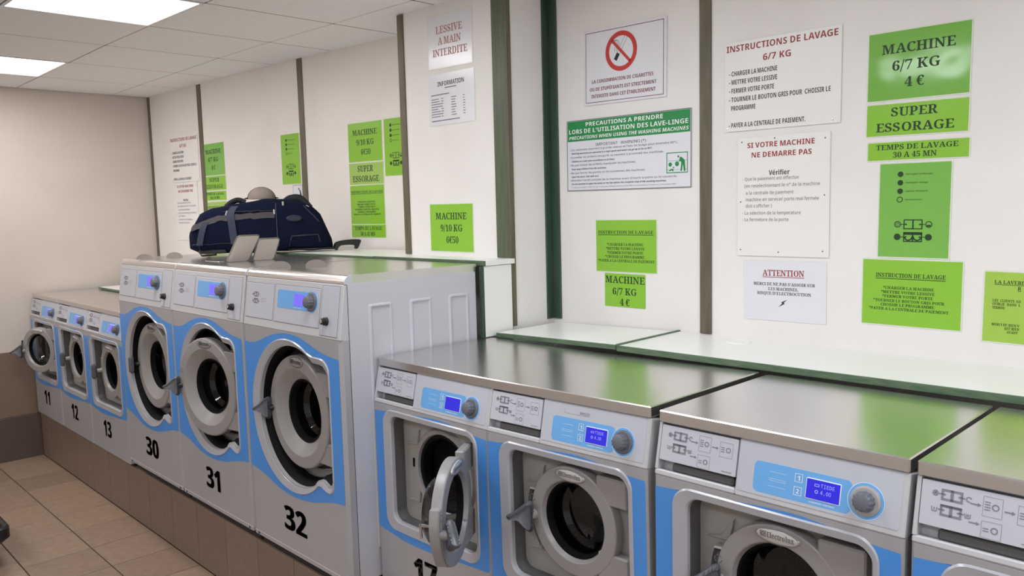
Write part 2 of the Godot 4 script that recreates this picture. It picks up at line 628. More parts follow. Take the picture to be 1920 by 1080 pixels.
func build_room() -> void:
	var rng := RandomNumberGenerator.new()
	rng.seed = 11
	# floor: a bed of grout with square tiles
	var fl := structure("floor", box_mesh(Vector3(11.2, 0.1, 4.5), 0.0, Vector3(-4.3, -0.103, -1.0)), M.grout)
	var xs := [-4.19]
	var x := -4.3009
	while x < 6.6:
		if x > -4.1:
			xs.append(x)
		x += 0.2995
	xs.append(6.7)
	var zs := [0.0843, 0.3763]
	var z := 0.6768
	while z < 3.25:
		zs.append(z)
		z += 0.3005
	zs.append(3.3)
	var rest := begin()
	for i in xs.size() - 1:
		for k in zs.size() - 1:
			var g := 0.0026
			var sz := Vector3(xs[i + 1] - xs[i] - 2 * g, 0.006, zs[k + 1] - zs[k] - 2 * g)
			if xs[i] > 3.0:                  # past the three hundred nearest: one joined part
				add_box(rest, Vector3(xs[i] + g, -0.006, zs[k] + g), Vector3(xs[i + 1] - g, 0.0, zs[k + 1] - g))
				continue
			var o := part("tile", box_mesh(sz.snapped(Vector3(0.0005, 0.0005, 0.0005)), 0.001), M["floor_tile_%d" % rng.randi_range(0, 2)], fl)
			o.position = Vector3((xs[i] + xs[i + 1]) * 0.5, -0.003, (zs[k] + zs[k + 1]) * 0.5)
	part("far_tiles", done(rest), M.floor_tile_0, fl).set_meta("kind", "stuff")
	# plinth under the machines
	var pl := thing("tiled_plinth", "long brown tiled plinth the washing machines stand on", "plinth")
	part("core", box_mesh(Vector3(10.88, 0.2985, 1.02), 0.0, Vector3(-4.185, 0.0, -0.945)), M.grout, pl)
	part("top_screed", box_mesh(Vector3(10.88, 0.004, 1.02), 0.0, Vector3(-4.185, 0.2962, -0.9425)), M.plinth_tile_0, pl)
	for i in xs.size() - 1:
		var sz := Vector3(xs[i + 1] - xs[i] - 0.003, 0.297, 0.008)
		var o := part("facing_tile", box_mesh(sz.snapped(Vector3(0.0005, 0.0005, 0.0005)), 0.001), M["plinth_tile_%d" % rng.randi_range(0, 1)], pl)
		o.position = Vector3((xs[i] + xs[i + 1]) * 0.5, 0.15, 0.0803)
	# walls
	var wl := plan_wall("wall_left", [[-4.32, -1.1], [-4.19, -1.1], [-4.19, 3.4], [-4.32, 3.4]], -0.05, 2.6, M.end_wall_paint)
	wl.name = "wall_left"
	var tan := MeshInstance3D.new()
	tan.name = "wainscot"
	tan.mesh = box_mesh(Vector3(0.008, 0.445, 3.2), 0.002, Vector3(-4.19, 0.30, 0.086))
	tan.material_override = M.wainscot_tan
	add_child(tan)
	tan.set_meta("kind", "structure")
	tan.name = "trim_30"
	var sk := structure("baseboard_left", box_mesh(Vector3(0.012, 0.298, 3.2), 0.002, Vector3(-4.19, 0.0, 0.086)), M.skirting_brown)
	sk.name = "baseboard_left"
	plan_wall("wall_back", [[-4.25, -0.7876], [-4.25, -1.05], [-0.84, -1.05], [-0.84, -0.9524]], 0.3015, 2.52, M.left_wall_paint)
	plan_wall("wall_back", [[-0.885, -0.65], [-0.885, -1.05], [-0.21, -1.05], [-0.21, -0.65]], 0.3015, 2.5, M.wall_paint)
	plan_wall("wall_back", [[-0.215, -0.889], [-0.215, -1.05], [6.75, -1.05], [6.75, -0.9714]], 0.3015, 2.5, M.wall_paint)
	plan_wall("wall_right", [[6.7, -1.1], [6.82, -1.1], [6.82, 3.4], [6.7, 3.4]], -0.05, 2.6, M.wall_paint)
	plan_wall("wall_front", [[-4.3, 3.3], [6.8, 3.3], [6.8, 3.42], [-4.3, 3.42]], -0.05, 2.6, M.wall_paint)
	# battens over the joints of the wall panels
	var t := 0.0483
	batten(1, Vector3(-4.19, 1.0, -0.80), Vector3(-4.155, 2.512, -0.786), M.olive_batten, t)
	batten(2, Vector3(-3.41, 1.0, -0.838), Vector3(-3.354, 2.511, -0.825), M.olive_batten, t)
	batten(3, Vector3(-2.178, 1.0, -0.897), Vector3(-2.126, 2.51, -0.884), M.olive_batten, t)
	batten(4, Vector3(-0.890, 1.436, -0.655), Vector3(-0.849, 2.482, -0.644), M.olive_batten)
	batten(5, Vector3(-0.286, 1.436, -0.655), Vector3(-0.2115, 2.47, -0.643), M.olive_green_batten)
	batten(6, Vector3(-0.2115, 1.166, -0.668), Vector3(-0.204, 2.47, -0.643), M.olive_batten)
	batten(7, Vector3(-0.212, 1.172, -0.888), Vector3(-0.205, 2.47, -0.845), M.green_batten)
	batten(8, Vector3(-0.205, 1.172, -0.895), Vector3(-0.166, 2.47, -0.882), M.green_batten)
	batten(9, Vector3(0.486, 1.173, -0.902), Vector3(0.531, 2.47, -0.891), M.olive_batten)
	build_ceiling()
	build_ledges()

func build_ceiling() -> void:
	var ce := structure("ceiling", box_mesh(Vector3(11.2, 0.08, 4.6), 0.0, Vector3(-4.35, 2.53, -1.1)), M.ceiling_grid)
	var xs := []
	var x := -4.234
	while x < 6.8:
		xs.append(maxf(x, -4.188))
		x += 0.6
	var zs := [-0.96, -0.54, 0.06, 0.66, 1.26, 1.86, 2.46, 3.06, 3.3]
	for i in range(1, xs.size()):
		part("grid_bar", box_mesh(Vector3(0.0105, 0.004, 4.2), 0.0), M.ceiling_grid, ce, Vector3(xs[i], ceiling_y(xs[i]) + 0.0035, 1.2))
	for k in range(1, zs.size() - 1):
		for e in [[-4.19, -2.2], [-2.2, 0.0], [0.0, 6.7]]:
			var ya := ceiling_y(e[0])
			var yb := ceiling_y(e[1])
			var gb := part("grid_bar", box_mesh(Vector3(e[1] - e[0], 0.003, 0.0065), 0.0), M.ceiling_grid, ce, Vector3((e[0] + e[1]) * 0.5, (ya + yb) * 0.5 + 0.0045, zs[k]))
			gb.rotation.z = atan2(yb - ya, e[1] - e[0])
	for i in xs.size() - 1:
		for k in zs.size() - 1:
			var x0: float = xs[i]
			var x1: float = xs[i + 1]
			var cx := (x0 + x1) * 0.5
			var slope := atan2(ceiling_y(x1) - ceiling_y(x0), x1 - x0)
			var lamp := (k == 2 or k == 5) and [1, 4, 7, 10, 13, 16].has(i)
			var at := Vector3(cx, (ceiling_y(x0) + ceiling_y(x1)) * 0.5, (zs[k] + zs[k + 1]) * 0.5)
			if lamp:
				ceiling_light(at, slope, i, k)
				continue
			var sz := Vector3(x1 - x0 - 0.010, 0.012, zs[k + 1] - zs[k] - 0.006)
			var o := part("ceiling_tile", box_mesh(sz.snapped(Vector3(0.0005, 0.0005, 0.0005)), 0.002), M.ceiling_tile, ce)
			o.position = at + Vector3(0, 0.006, 0)
			o.rotation.z = slope

var LIGHT_SAYS := {
	"1_2": "far glowing square ceiling light near the end wall",
	"4_2": "large glowing square ceiling light at the top left of the picture",
	"7_2": "glowing square ceiling light above the middle washing machines",
	"10_2": "glowing square ceiling light above the nearest washing machines",
	"13_2": "glowing square ceiling light over the machines beyond the right edge of view",
	"16_2": "glowing square ceiling light over the machines nearest the right wall",
	"13_5": "glowing square ceiling light over the aisle beyond the right edge of view",
	"16_5": "glowing square ceiling light over the aisle nearest the right wall",
	"1_5": "glowing square ceiling light in the far corner of the opposite aisle",
	"4_5": "glowing square ceiling light over the aisle, second from the end wall",
	"7_5": "glowing square ceiling light over the aisle, third from the end wall",
	"10_5": "glowing square ceiling light over the aisle, fourth from the end wall"}

func ceiling_light(at: Vector3, slope: float, i: int, k: int) -> void:
	var t := thing("ceiling_light", LIGHT_SAYS["%d_%d" % [i, k]], "ceiling light", at, "square ceiling light panels")
	t.rotation.z = slope
	var st := begin()
	var o := rrect(-0.298, -0.298, 0.298, 0.298, 0.004, 2)
	var n := rrect(-0.284, -0.284, 0.284, 0.284, 0.004, 2)
	loft(st, [lift(n, -0.01), lift(n, 0.002), lift(o, 0.002), lift(o, -0.012)])
	var f := part("frame", done(st), M.light_frame, t)
	f.rotation.x = PI / 2.0
	part("diffuser", box_mesh(Vector3(0.566, 0.006, 0.566), 0.0), M.light_diffuser, t, Vector3(0, 0.004, 0))
	var a := AreaLight3D.new()
	a.name = "lamp"
	a.area_size = Vector2(0.54, 0.54)
	a.light_color = PANEL_WARM if i <= 4 else PANEL_COLOR
	a.light_energy = PANEL_ENERGY * (1.13 if i <= 4 else (1.25 if i >= 10 else 1.0))
	a.area_normalize_energy = true
	a.shadow_enabled = true
	a.set("area_range", 14.0)
	a.set("area_attenuation", 2.0)
	t.add_child(a)
	a.position = Vector3(0, -0.006, 0)
	a.rotation.x = -PI / 2.0

func ledge(label: String, x0: float, x1: float, y0: float, y1: float, z0: float, z1: float, roll := 0.0, turn := 0.0) -> Node3D:
	# a white shelf board with a green painted front edge; its origin is at the left end of the front edge
	var t := thing("wall_ledge", label, "ledge", Vector3(x0, y0, z1), "white ledges with green edges along the wall")
	t.rotation = Vector3(0, turn, roll)
	part("board", box_mesh(Vector3(x1 - x0, y1 - y0, z1 - z0 - 0.006), 0.001, Vector3(0, 0, z0 - z1)), M.ledge_white, t)
	part("green_edge", box_mesh(Vector3(x1 - x0, y1 - y0, 0.006), 0.001, Vector3(0, 0, -0.006)), M.green_edge, t)
	return t

func build_ledges() -> void:
	var a := ledge("long white ledge with green front edge behind the nearest washing machines", 0.403, 4.08, 1.1515, 1.171, -0.895, -0.523, 0.0, 0.02)
	var gr := part("cable_grommet", lathe_mesh([Vector2(0.0, 0.0035), Vector2(0.022, 0.003), Vector2(0.026, 0.0055), Vector2(0.038, 0.004), Vector2(0.042, 0.0)], 0, 0, 32), M.ledge_white, a)
	gr.rotation.x = -PI / 2.0
	gr.position = Vector3(0.285, 0.0195, -0.285)
	part("joint_strip", box_mesh(Vector3(0.013, 0.006, 0.375), 0.002, Vector3(-0.006, 0.0175, -0.376)), M.green_edge, a)
	ledge("short white ledge between the column panel and the long ledge", -0.183, 0.394, 1.1405, 1.157, -0.885, -0.53, 0.0235)
	ledge("raised white ledge board ending at the green cornered column", -0.925, -0.195, 1.4145, 1.434, -0.652, -0.492)
	ledge("raised white ledge behind the tall washing machines, under the bag handle", -2.2, -0.929, 1.4125, 1.432, -0.90, -0.495)
	ledge("low white ledge beside the end wall behind the far washing machines", -4.02, -2.35, 1.137, 1.150, -0.80, -0.30)
	# end of the boxed-in ledge
	var b := thing("ledge_end_panel", "white upright end panel with green front edge beside washing machine 32", "panel", Vector3(-0.21, 1.1425, -0.478))
	part("panel", box_mesh(Vector3(0.012, 0.27, 0.145), 0.001, Vector3(-0.002, 0.0, -0.16)), M.ledge_white, b)
	part("green_edge", box_mesh(Vector3(0.014, 0.27, 0.014), 0.001, Vector3(-0.004, 0.0, -0.0145)), M.green_batten, b)

# ------------------------------------------------------------------ machine pieces shared by both sizes
func front_shell(st: SurfaceTool, w: float, y0: float, y1: float, zf: float, zb: float, hole: PackedVector2Array, c: Vector2, zr: float, corner := 0.006) -> void:
	# a cabinet with an opening in its front face; the opening's wall goes back to zr
	var ang := ring_angles(c, Rect2(corner, y0, w - 2 * corner, y1 - y0))
	var outer := PackedVector2Array([Vector2(corner, y0), Vector2(w - corner, y0), Vector2(w - corner, y1), Vector2(corner, y1)])
	var full := PackedVector2Array([Vector2(0, y0), Vector2(w, y0), Vector2(w, y1), Vector2(0, y1)])
	var o := by_angle(outer, c, ang)
	var h := by_angle(hole, c, ang)
	loft(st, [lift(h, zr), lift(h, zf), lift(o, zf)])
	loft(st, [lift(outer, zf), lift(full, zf - corner), lift(full, zb)])
	quad_n(st, Vector3(0, y0, zb), Vector3(w, y0, zb), Vector3(w, y1, zb), Vector3(0, y1, zb), Vector3.FORWARD)

func face_ring(hole: PackedVector2Array, inner: PackedVector2Array, c: Vector2, z: float) -> ArrayMesh:
	var ang := ring_angles(c, Rect2(c - Vector2(0.1, 0.1), Vector2(0.2, 0.2)))
	var st := begin()
	loft(st, [lift(by_angle(inner, c, ang), z - 0.02), lift(by_angle(inner, c, ang), z), lift(by_angle(hole, c, ang), z)])
	return done(st)

func badge(parent: Node, cx: float, cy: float, z: float, rx: float, ry: float, fill: Material, ink_m: Material, tilt := 0.0) -> void:
	var st := begin(true)
	loft(st, [lift(circle(0, 0, 0.0003, 0.0001, 32), 0.003), lift(circle(0, 0, rx * 0.9, ry * 0.86, 32), 0.0024), lift(circle(0, 0, rx, ry, 32), 0.0), lift(circle(0, 0, rx, ry, 32), -0.006)])
	var o := part("badge", done(st), fill, parent, Vector3(cx, cy, z))
	o.rotation.z = tilt
	var ink := Ink.new(0.0034)
	var pts := circle(0, 0, rx * 1.0, ry * 1.0, 40)
	var pin := circle(0, 0, rx * 0.972, ry * 0.93, 40)
	for i in 40:
		ink.poly(PackedVector2Array([pin[i], pts[i], pts[(i + 1) % 40], pin[(i + 1) % 40]]))
	part("badge_rim", ink.mesh(), ink_m, parent, Vector3(cx, cy, z)).rotation.z = tilt
	ink = Ink.new(0.0034)
	ink.frame(-rx * 0.76, -ry * 0.32, -rx * 0.76 + ry * 0.78, ry * 0.46, ry * 0.09)
	ink.ring(Vector2(-rx * 0.76 + ry * 0.39, ry * 0.07), ry * 0.12, ry * 0.26, 10)
	part("emblem", ink.mesh(), ink_m, parent, Vector3(cx, cy, z)).rotation.z = tilt
	ink = Ink.new(0.0034)
	write(ink, "Electrolux", "serif_bold", -rx * 0.46, rx * 0.78, -ry * 0.3, ry * 0.72)
	var im := part("lettering", ink.mesh(), ink_m, parent, Vector3(cx, cy, z))
	im.rotation.z = tilt

func handle_mesh() -> ArrayMesh:
	var out := []
	for q in smooth_curve([Vector2(-0.042, -0.002), Vector2(-0.018, 0.012), Vector2(0.012, 0.036), Vector2(0.026, 0.043), Vector2(0.034, 0.034), Vector2(0.034, 0.0), Vector2(0.034, -0.032), Vector2(0.026, -0.044), Vector2(0.008, -0.034), Vector2(-0.012, -0.014), Vector2(-0.036, -0.012), Vector2(-0.042, -0.002)], 5):
		out.append(q)
	out.pop_back()
	var p := PackedVector2Array(out)
	var q := PackedVector2Array()
	for v in p:
		q.append(v * 0.8 + Vector2(0.002, 0))
	var st := begin(true)
	loft(st, [lift(q, 0.012), lift(p, 0.005), lift(p, -0.006), lift(q, -0.012)], true, not Geometry2D.is_polygon_clockwise(p) == false)
	cap(st, q, 0.012, Vector3.BACK)
	cap(st, q, -0.012, Vector3.FORWARD)
	return done(st)

func recycle_ink(ink: Ink, c: Vector2, r: float) -> void:
	for k in 3:
		var a := TAU * k / 3.0 + 0.4
		ink.ring(c, r * 0.8, r, 6, a, a + 1.3)
		ink.disc(c + Vector2(cos(a + 1.4), sin(a + 1.4)) * r * 0.9, r * 0.2, 6)

func dispenser_ink(ink: Ink, x: float, y: float, s: float, only := -1) -> void:
	# the soap drawer pictogram: two framed trays with arrows and symbols beside them; s is the tray width
	var h := s * 0.42
	var lw := s * 0.055
	for row in 2:
		if only >= 0 and row != only:
			continue
		var yy := y - row * s * 0.78
		ink.frame(x, yy - h, x + s, yy + h * 0.35, lw * 2.0)
		ink.rect(x + s * 0.5 - lw * 1.3, yy - h, x + s * 0.5 + lw * 1.3, yy + h * 0.35)
		if row == 1:
			ink.rect(x, yy + h * 0.05, x + s, yy + h * 0.35)
		ink.arrow(Vector2(x - s * 0.1, yy - h * 0.3), Vector2(x + s * 0.24, yy - h * 0.3), lw, s * 0.12)
		ink.arrow(Vector2(x + s * 1.1, yy - h * 0.3), Vector2(x + s * 0.76, yy - h * 0.3), lw, s * 0.12)
		if row == 0:
			ink.ring(Vector2(x - s * 0.27, yy - h * 0.3), s * 0.11, s * 0.15, 14)
			for k in 3:
				var d := Vector2(cos(PI * k / 3.0), sin(PI * k / 3.0)) * s * 0.1
				ink.line(Vector2(x - s * 0.27, yy - h * 0.3) - d, Vector2(x - s * 0.27, yy - h * 0.3) + d, lw * 0.8)
			ink.ring(Vector2(x + s * 1.27, yy - h * 0.3), s * 0.09, s * 0.14, 10, 0.3, 5.2)
		else:
			for side in [-0.27, 1.27]:
				var cx: float = x + s * side
				ink.line(Vector2(cx - s * 0.13, yy - h * 0.1), Vector2(cx - s * 0.1, yy - h * 0.62), lw * 0.7)
				ink.line(Vector2(cx + s * 0.13, yy - h * 0.1), Vector2(cx + s * 0.1, yy - h * 0.62), lw * 0.7)
				ink.line(Vector2(cx - s * 0.1, yy - h * 0.62), Vector2(cx + s * 0.1, yy - h * 0.62), lw * 0.7)
				for b in (1 if side < 0 else 2):
					var bx := cx + (0.0 if side < 0 else (b - 0.5) * s * 0.07)
					ink.line(Vector2(bx, yy - h * 0.15), Vector2(bx, yy - h * 0.5), lw * 0.8)

func drawer_ink(z: float) -> ArrayMesh:
	# the printed plate of a soap drawer, 0.2 wide; x from its left edge, y from its bottom edge
	var ink := Ink.new(z)
	dispenser_ink(ink, 0.034, 0.064, 0.036)
	for a in [[0.082, 0.054, 0.1], [0.136, 0.052, 0.153], [0.082, 0.021, 0.1]]:
		ink.arrow(Vector2(a[0], a[1]), Vector2(a[2], a[1]), 0.0022, 0.006)
	for b in [[0.102, 0.034, 0.133, 0.072], [0.156, 0.032, 0.188, 0.068], [0.102, -0.003, 0.134, 0.029]]:
		ink.frame(b[0], b[1] + 0.003, b[2], b[3], 0.0006)
		var yy: float = b[1] + 0.014
		while yy < b[3] - 0.01:
			ink.rect(b[0] + 0.003, yy, b[0] + 0.012, yy + 0.0016)
			yy += 0.0045
		ink.ring(Vector2(b[2] - 0.011, (b[1] + b[3]) * 0.5 + 0.002), 0.004, 0.006, 10)
	ink.rect(0.165, 0.004, 0.19, 0.0055)
	return ink.mesh()

func knob(parent: Node, x: float, y: float, r: float, z: float, disc: Material) -> void:
	part("knob_disc", lathe_mesh([Vector2(0.0, 0.005), Vector2(r * 0.86, 0.005), Vector2(r, 0.003), Vector2(r, 0.0)], 0, 0, 36), disc, parent, Vector3(x, y, z))
	var n := 48
	var loops := []
	for a in [[0.0, 0.026], [0.5, 0.026], [0.58, 0.0245], [0.62, 0.021], [0.66, 0.004]]:
		var l := PackedVector3Array()
		for k in n:
			var flute: float = 0.0 if a[0] < 0.55 else 0.035 * cos(12.0 * TAU * k / n)
			var rr: float = maxf(r * (a[0] + flute), 0.0001)
			l.append(Vector3(cos(TAU * k / n) * rr, sin(TAU * k / n) * rr, a[1]))
		loops.append(l)
	var st := begin(true)
	loft(st, loops)
	part("knob", done(st), M.knob_grey, parent, Vector3(x, y, z))

func compass_panel(parent: Node, ox: float, oy: float, s: float, screen: Material, words: bool, plain_text := true) -> void:
	# the blue programme panel; ox, oy is the lower left of the blue shape, s scales the 455-series layout
	var p := PackedVector2Array()
	var r := rrect(0.0, 0.0, 0.21 * s, 0.066 * s, 0.012 * s, 5)
	p = r
	part("blue_label", prism_mesh(p, 0.0, 0.0012, 0.0004), M.light_blue, parent, Vector3(ox, oy, 0.0))
	part("blue_label", lathe_mesh([Vector2(0.0, 0.0016), Vector2(0.0355 * s, 0.0016), Vector2(0.037 * s, 0.0)], 0, 0, 40, false), M.light_blue, parent, Vector3(ox + 0.2375 * s, oy + 0.0335 * s, 0.0))
	part("screen_frame", prism_mesh(rrect(0, 0, 0.0725 * s, 0.043 * s, 0.003, 3), 0.0, 0.0022, 0.0006), M.white_print, parent, Vector3(ox + 0.1165 * s, oy + 0.0115 * s, 0.0))
	part("screen", box_mesh(Vector3(0.0685 * s, 0.039 * s, 0.0022), 0.0, Vector3.ZERO), screen, parent, Vector3(ox + 0.1185 * s, oy + 0.0135 * s, 0.0006))
	if words:
		var si := Ink.new(0.0032)
		write(si, "TIEDE", "mono", 0.148 * s, 0.176 * s, 0.0385 * s, 0.0075 * s)
		write(si, "4.00", "mono", 0.148 * s, 0.170 * s, 0.0255 * s, 0.0075 * s)
		si.frame(0.135 * s, 0.0395 * s, 0.145 * s, 0.0445 * s, 0.001)
		si.ring(Vector2(0.140 * s, 0.029 * s), 0.0022, 0.0036, 14)
		part("screen_text", si.mesh(), M.screen_text, parent, Vector3(ox, oy, 0.0))
	var ink := Ink.new(0.0017)
	for b in 2:
		var cy := (0.048 - b * 0.027) * s
		var cx := 0.1003 * s
		ink.frame(cx - 0.0085 * s, cy - 0.0088 * s, cx + 0.0085 * s, cy + 0.0088 * s, 0.0011)
		write(ink, str(b + 1), "sans_bold", cx - 0.0028 * s, cx + 0.0028 * s, cy - 0.005 * s, 0.0095 * s)
	write(ink, "COMPASS CONTROL", "sans_bold", 0.126 * s, 0.179 * s, 0.0045 * s, 0.0035 * s)
	for k in 4:
		var yy: float = (0.018 + [0.0, 0.012, 0.016, 0.03][k]) * s
		ink.rect(0.036 * s, yy, 0.074 * s, yy + 0.0006)
	ink.ring(Vector2(0.2375 * s, 0.0335 * s), 0.0348 * s, 0.0358 * s, 40)
	part("lettering", ink.mesh(), M.white_print, parent, Vector3(ox, oy, 0.0))
	knob(parent, ox + 0.2375 * s, oy + 0.0335 * s, 0.0295 * s, 0.0012, M.knob_disc if plain_text else M.knob_grey)

func number_mesh(s: String, w: float, h: float) -> ArrayMesh:
	var ink := Ink.new(0.0)
	for k in 5:                        # a heavy stencil face: the strokes are thickened sideways
		var d := (k - 2) * 0.0019
		write(ink, s, "sans_bold", -w * 0.5 + d, w * 0.5 + d, 0.0, h)
	return ink.mesh()

func drum(parent: Node, cx: float, cy: float, r: float, z: float, deep: float) -> void:
	part("door_seal", lathe_mesh([Vector2(r + 0.012, z - 0.012), Vector2(r + 0.012, z + 0.004), Vector2(r + 0.005, z + 0.008), Vector2(r - 0.002, z + 0.003), Vector2(r - 0.006, z - 0.02), Vector2(r + 0.002, z - 0.045)], cx, cy, 40), M.rubber, parent)
	var R := r * 1.55
	part("drum", lathe_mesh([Vector2(r + 0.003, z - 0.044), Vector2(R, z - 0.056), Vector2(R, z - deep), Vector2(R * 0.9, z - deep - 0.02), Vector2(r * 0.5, z - deep - 0.012), Vector2(0.0, z - deep - 0.008)], cx, cy, 40), M.drum_steel, parent)
	for k in 3:
		var a := TAU * k / 3.0 + 0.6
		var st := begin()
		var d := Vector3(cos(a), sin(a), 0)
		var s := Vector3(-sin(a), cos(a), 0)
		var q := PackedVector3Array()
		for e in [[-0.02, R], [-0.006, R - 0.045], [0.006, R - 0.045], [0.02, R]]:
			q.append(Vector3(cx, cy, z - 0.07) + d * e[1] + s * e[0])
		var q2 := PackedVector3Array()
		for v in q:
			q2.append(v + Vector3(0, 0, -deep + 0.06))
		loft(st, [q, q2], false)
		part("lifter", done(st), M.drum_steel, parent)

# ------------------------------------------------------------------ the small front loaders
const SW := 0.565
const SC := Vector2(0.304, 0.495)

func small_hole() -> PackedVector2Array:
	return rrect(0.0868, 0.2972, 0.5105, 0.6648, 0.036, 6)

func small_machine(label: String, at: Vector3, num: String, open := 0.0, screen: Material = null, words := false, nameplate := false, sx := 1.0, sy := 1.0) -> Node3D:
	var t := thing("washing_machine", label, "washing machine", at, "small front loading washing machines")
	t.scale = Vector3(sx, sy, 1.0)
	var hole := small_hole()
	var st := begin()
	front_shell(st, SW, 0.021, 0.6955, 0.022, -0.6, hole, SC, -0.03)
	part("body", done(st), M.front_grey, t)
	st = begin()
	add_box(st, Vector3(0.02, 0.0, -0.58), Vector3(SW - 0.02, 0.021, -0.008))
	part("base", done(st), M.dark_base, t)
	# recessed front plate round the drum mouth
	part("front_plate", face_ring(hole, circle(SC.x, SC.y, 0.128, 0.128, 40), SC, -0.0295), M.plate_grey, t)
	st = begin(true)
	lathe(st, [Vector2(0.127, -0.031), Vector2(0.13, -0.022), Vector2(0.143, -0.020), Vector2(0.152, -0.0295)], SC.x, SC.y, 48)
	part("mouth_ring", done(st), M.door_grey, t)
	for a in [[0.565, 0.62], [0.37, 0.425]]:
		var w := PackedVector2Array([Vector2(0.115, a[0]), Vector2(0.15, a[0] + 0.01), Vector2(0.185, a[1]), Vector2(0.175, a[0])])
		part("plate_rib", prism_mesh(w, -0.03, -0.022, 0.003), M.door_grey, t)
	st = begin()
	add_box(st, Vector3(0.138, 0.485, -0.032), Vector3(0.15, 0.515, -0.0285))
	part("latch_slot", done(st), M.rubber, t)
	drum(t, SC.x, SC.y, 0.115, -0.034, 0.33)
	# bezel round the opening
	var out := rrect(0.05, 0.266, 0.522, 0.683, 0.05, 8)
	var top := rrect(0.054, 0.270, 0.519, 0.679, 0.048, 8)
	var mid := rrect(0.086, 0.297, 0.510, 0.664, 0.037, 8)
	var inn := rrect(0.0905, 0.3005, 0.5075, 0.6615, 0.034, 8)
	st = begin(true)
	loft(st, [lift(inn, 0.008), lift(inn, 0.0205)])
	st.set_smooth_group(2)
	loft(st, [lift(inn, 0.0205), lift(mid, 0.0245)])
	st.set_smooth_group(3)
	loft(st, [lift(mid, 0.0245), lift(top, 0.0262)])
	st.set_smooth_group(4)
	loft(st, [lift(top, 0.0262), lift(out, 0.0215)])
	part("bezel", done(st), M.bezel_silver, t)
	st = begin(true)
	var gk := rrect(0.094, 0.304, 0.504, 0.658, 0.032, 8)
	loft(st, [lift(gk, -0.029), lift(gk, -0.012), lift(inn, -0.002), lift(inn, 0.0085)])
	part("recess_wall", done(st), M.recess_grey, t)
	# blue decal between two waves
	var blue := PackedVector2Array()
	for q in smooth_curve([Vector2(0.004, 0.258), Vector2(0.08, 0.249), Vector2(0.16, 0.240), Vector2(0.28, 0.242), Vector2(0.43, 0.254), Vector2(0.561, 0.262)], 6):
		blue.append(q)
	for q in smooth_curve([Vector2(0.561, 0.667), Vector2(0.486, 0.672), Vector2(0.42, 0.6825), Vector2(0.338, 0.689), Vector2(0.2, 0.682), Vector2(0.1, 0.674), Vector2(0.004, 0.668)], 6):
		blue.append(q)
	var ang := ring_angles(SC, Rect2(0.004, 0.258, 0.557, 0.41), 120)
	st = begin()
	loft(st, [lift(by_angle(rrect(0.052, 0.268, 0.520, 0.681, 0.049, 8), SC, ang), 0.0224), lift(by_angle(blue, SC, ang), 0.0224)])
	part("blue_decal", done(st), M.blue_decal, t)
	if num != "":
		part("number", number_mesh(num, 0.115, 0.092), M.black_ink, t, Vector3(0.25, 0.112, 0.0226))
	# steel top
	st = begin()
	add_box(st, Vector3(0.0, 0.818, -0.522), Vector3(SW, 0.846, 0.0), 0.0025)
	part("steel_top", done(st), M.steel, t)
	# sloping control panel, built in its own tilted frame
	var cp := begin()
	var lean := atan2(0.026, 0.1205)
	var H := 0.1232
	add_box(cp, Vector3(0.2105, 0.0, -0.06), Vector3(SW, H, 0.0), 0.003)
	add_box(cp, Vector3(0.0, 0.0, -0.06), Vector3(0.2105, 0.014, 0.0), 0.003)
	add_box(cp, Vector3(0.0, 0.0135, -0.06), Vector3(0.008, H, 0.0), 0.001)
	add_box(cp, Vector3(0.0, 0.0135, -0.06), Vector3(0.2105, H, -0.028))
	var panel := part("control_panel", done(cp), M.panel_grey, t, Vector3(0, 0.6965, 0.022))
	panel.rotation.x = -lean
	part("fascia", prism_mesh(rrect(0.214, 0.0125, 0.554, 0.1195, 0.006, 4), -0.002, 0.001, 0.0006), M.fascia, panel)
	var dw := part("drawer_plate", prism_mesh(rrect(0.0095, 0.037, 0.2085, 0.119, 0.002, 2), -0.016, 0.0005, 0.0008), M.label_plate, panel)
	part("lettering", drawer_ink(0.0011), M.grey_print, panel, Vector3(0.0095, 0.039, 0.0))
	part("drawer_grip", box_mesh(Vector3(0.16, 0.02, 0.02), 0.004, Vector3(0.04, 0.014, -0.03)), M.recess_grey, panel)
	if nameplate:
		var np := Ink.new(0.0016)
		write(np, "W455H", "sans", 0.0, 0.034, 0.0, 0.008)
		np.rect(-0.052, -0.002, 0.036, -0.0014)
		np.rect(-0.052, -0.002, -0.0514, 0.008)
		part("model_lettering", np.mesh(), M.grey_print, panel, Vector3(0.342, 0.0985, 0.0))
	compass_panel_small(panel, screen if screen else M.screen_blue, words)
	small_door(t, open, num)
	return t

func compass_panel_small(panel: Node, screen: Material, words: bool) -> void:
	compass_panel(panel, 0.252, 0.0195, 1.0, screen, words, words and panel.position.z > 0.0 and not panel.has_node("model_lettering"))

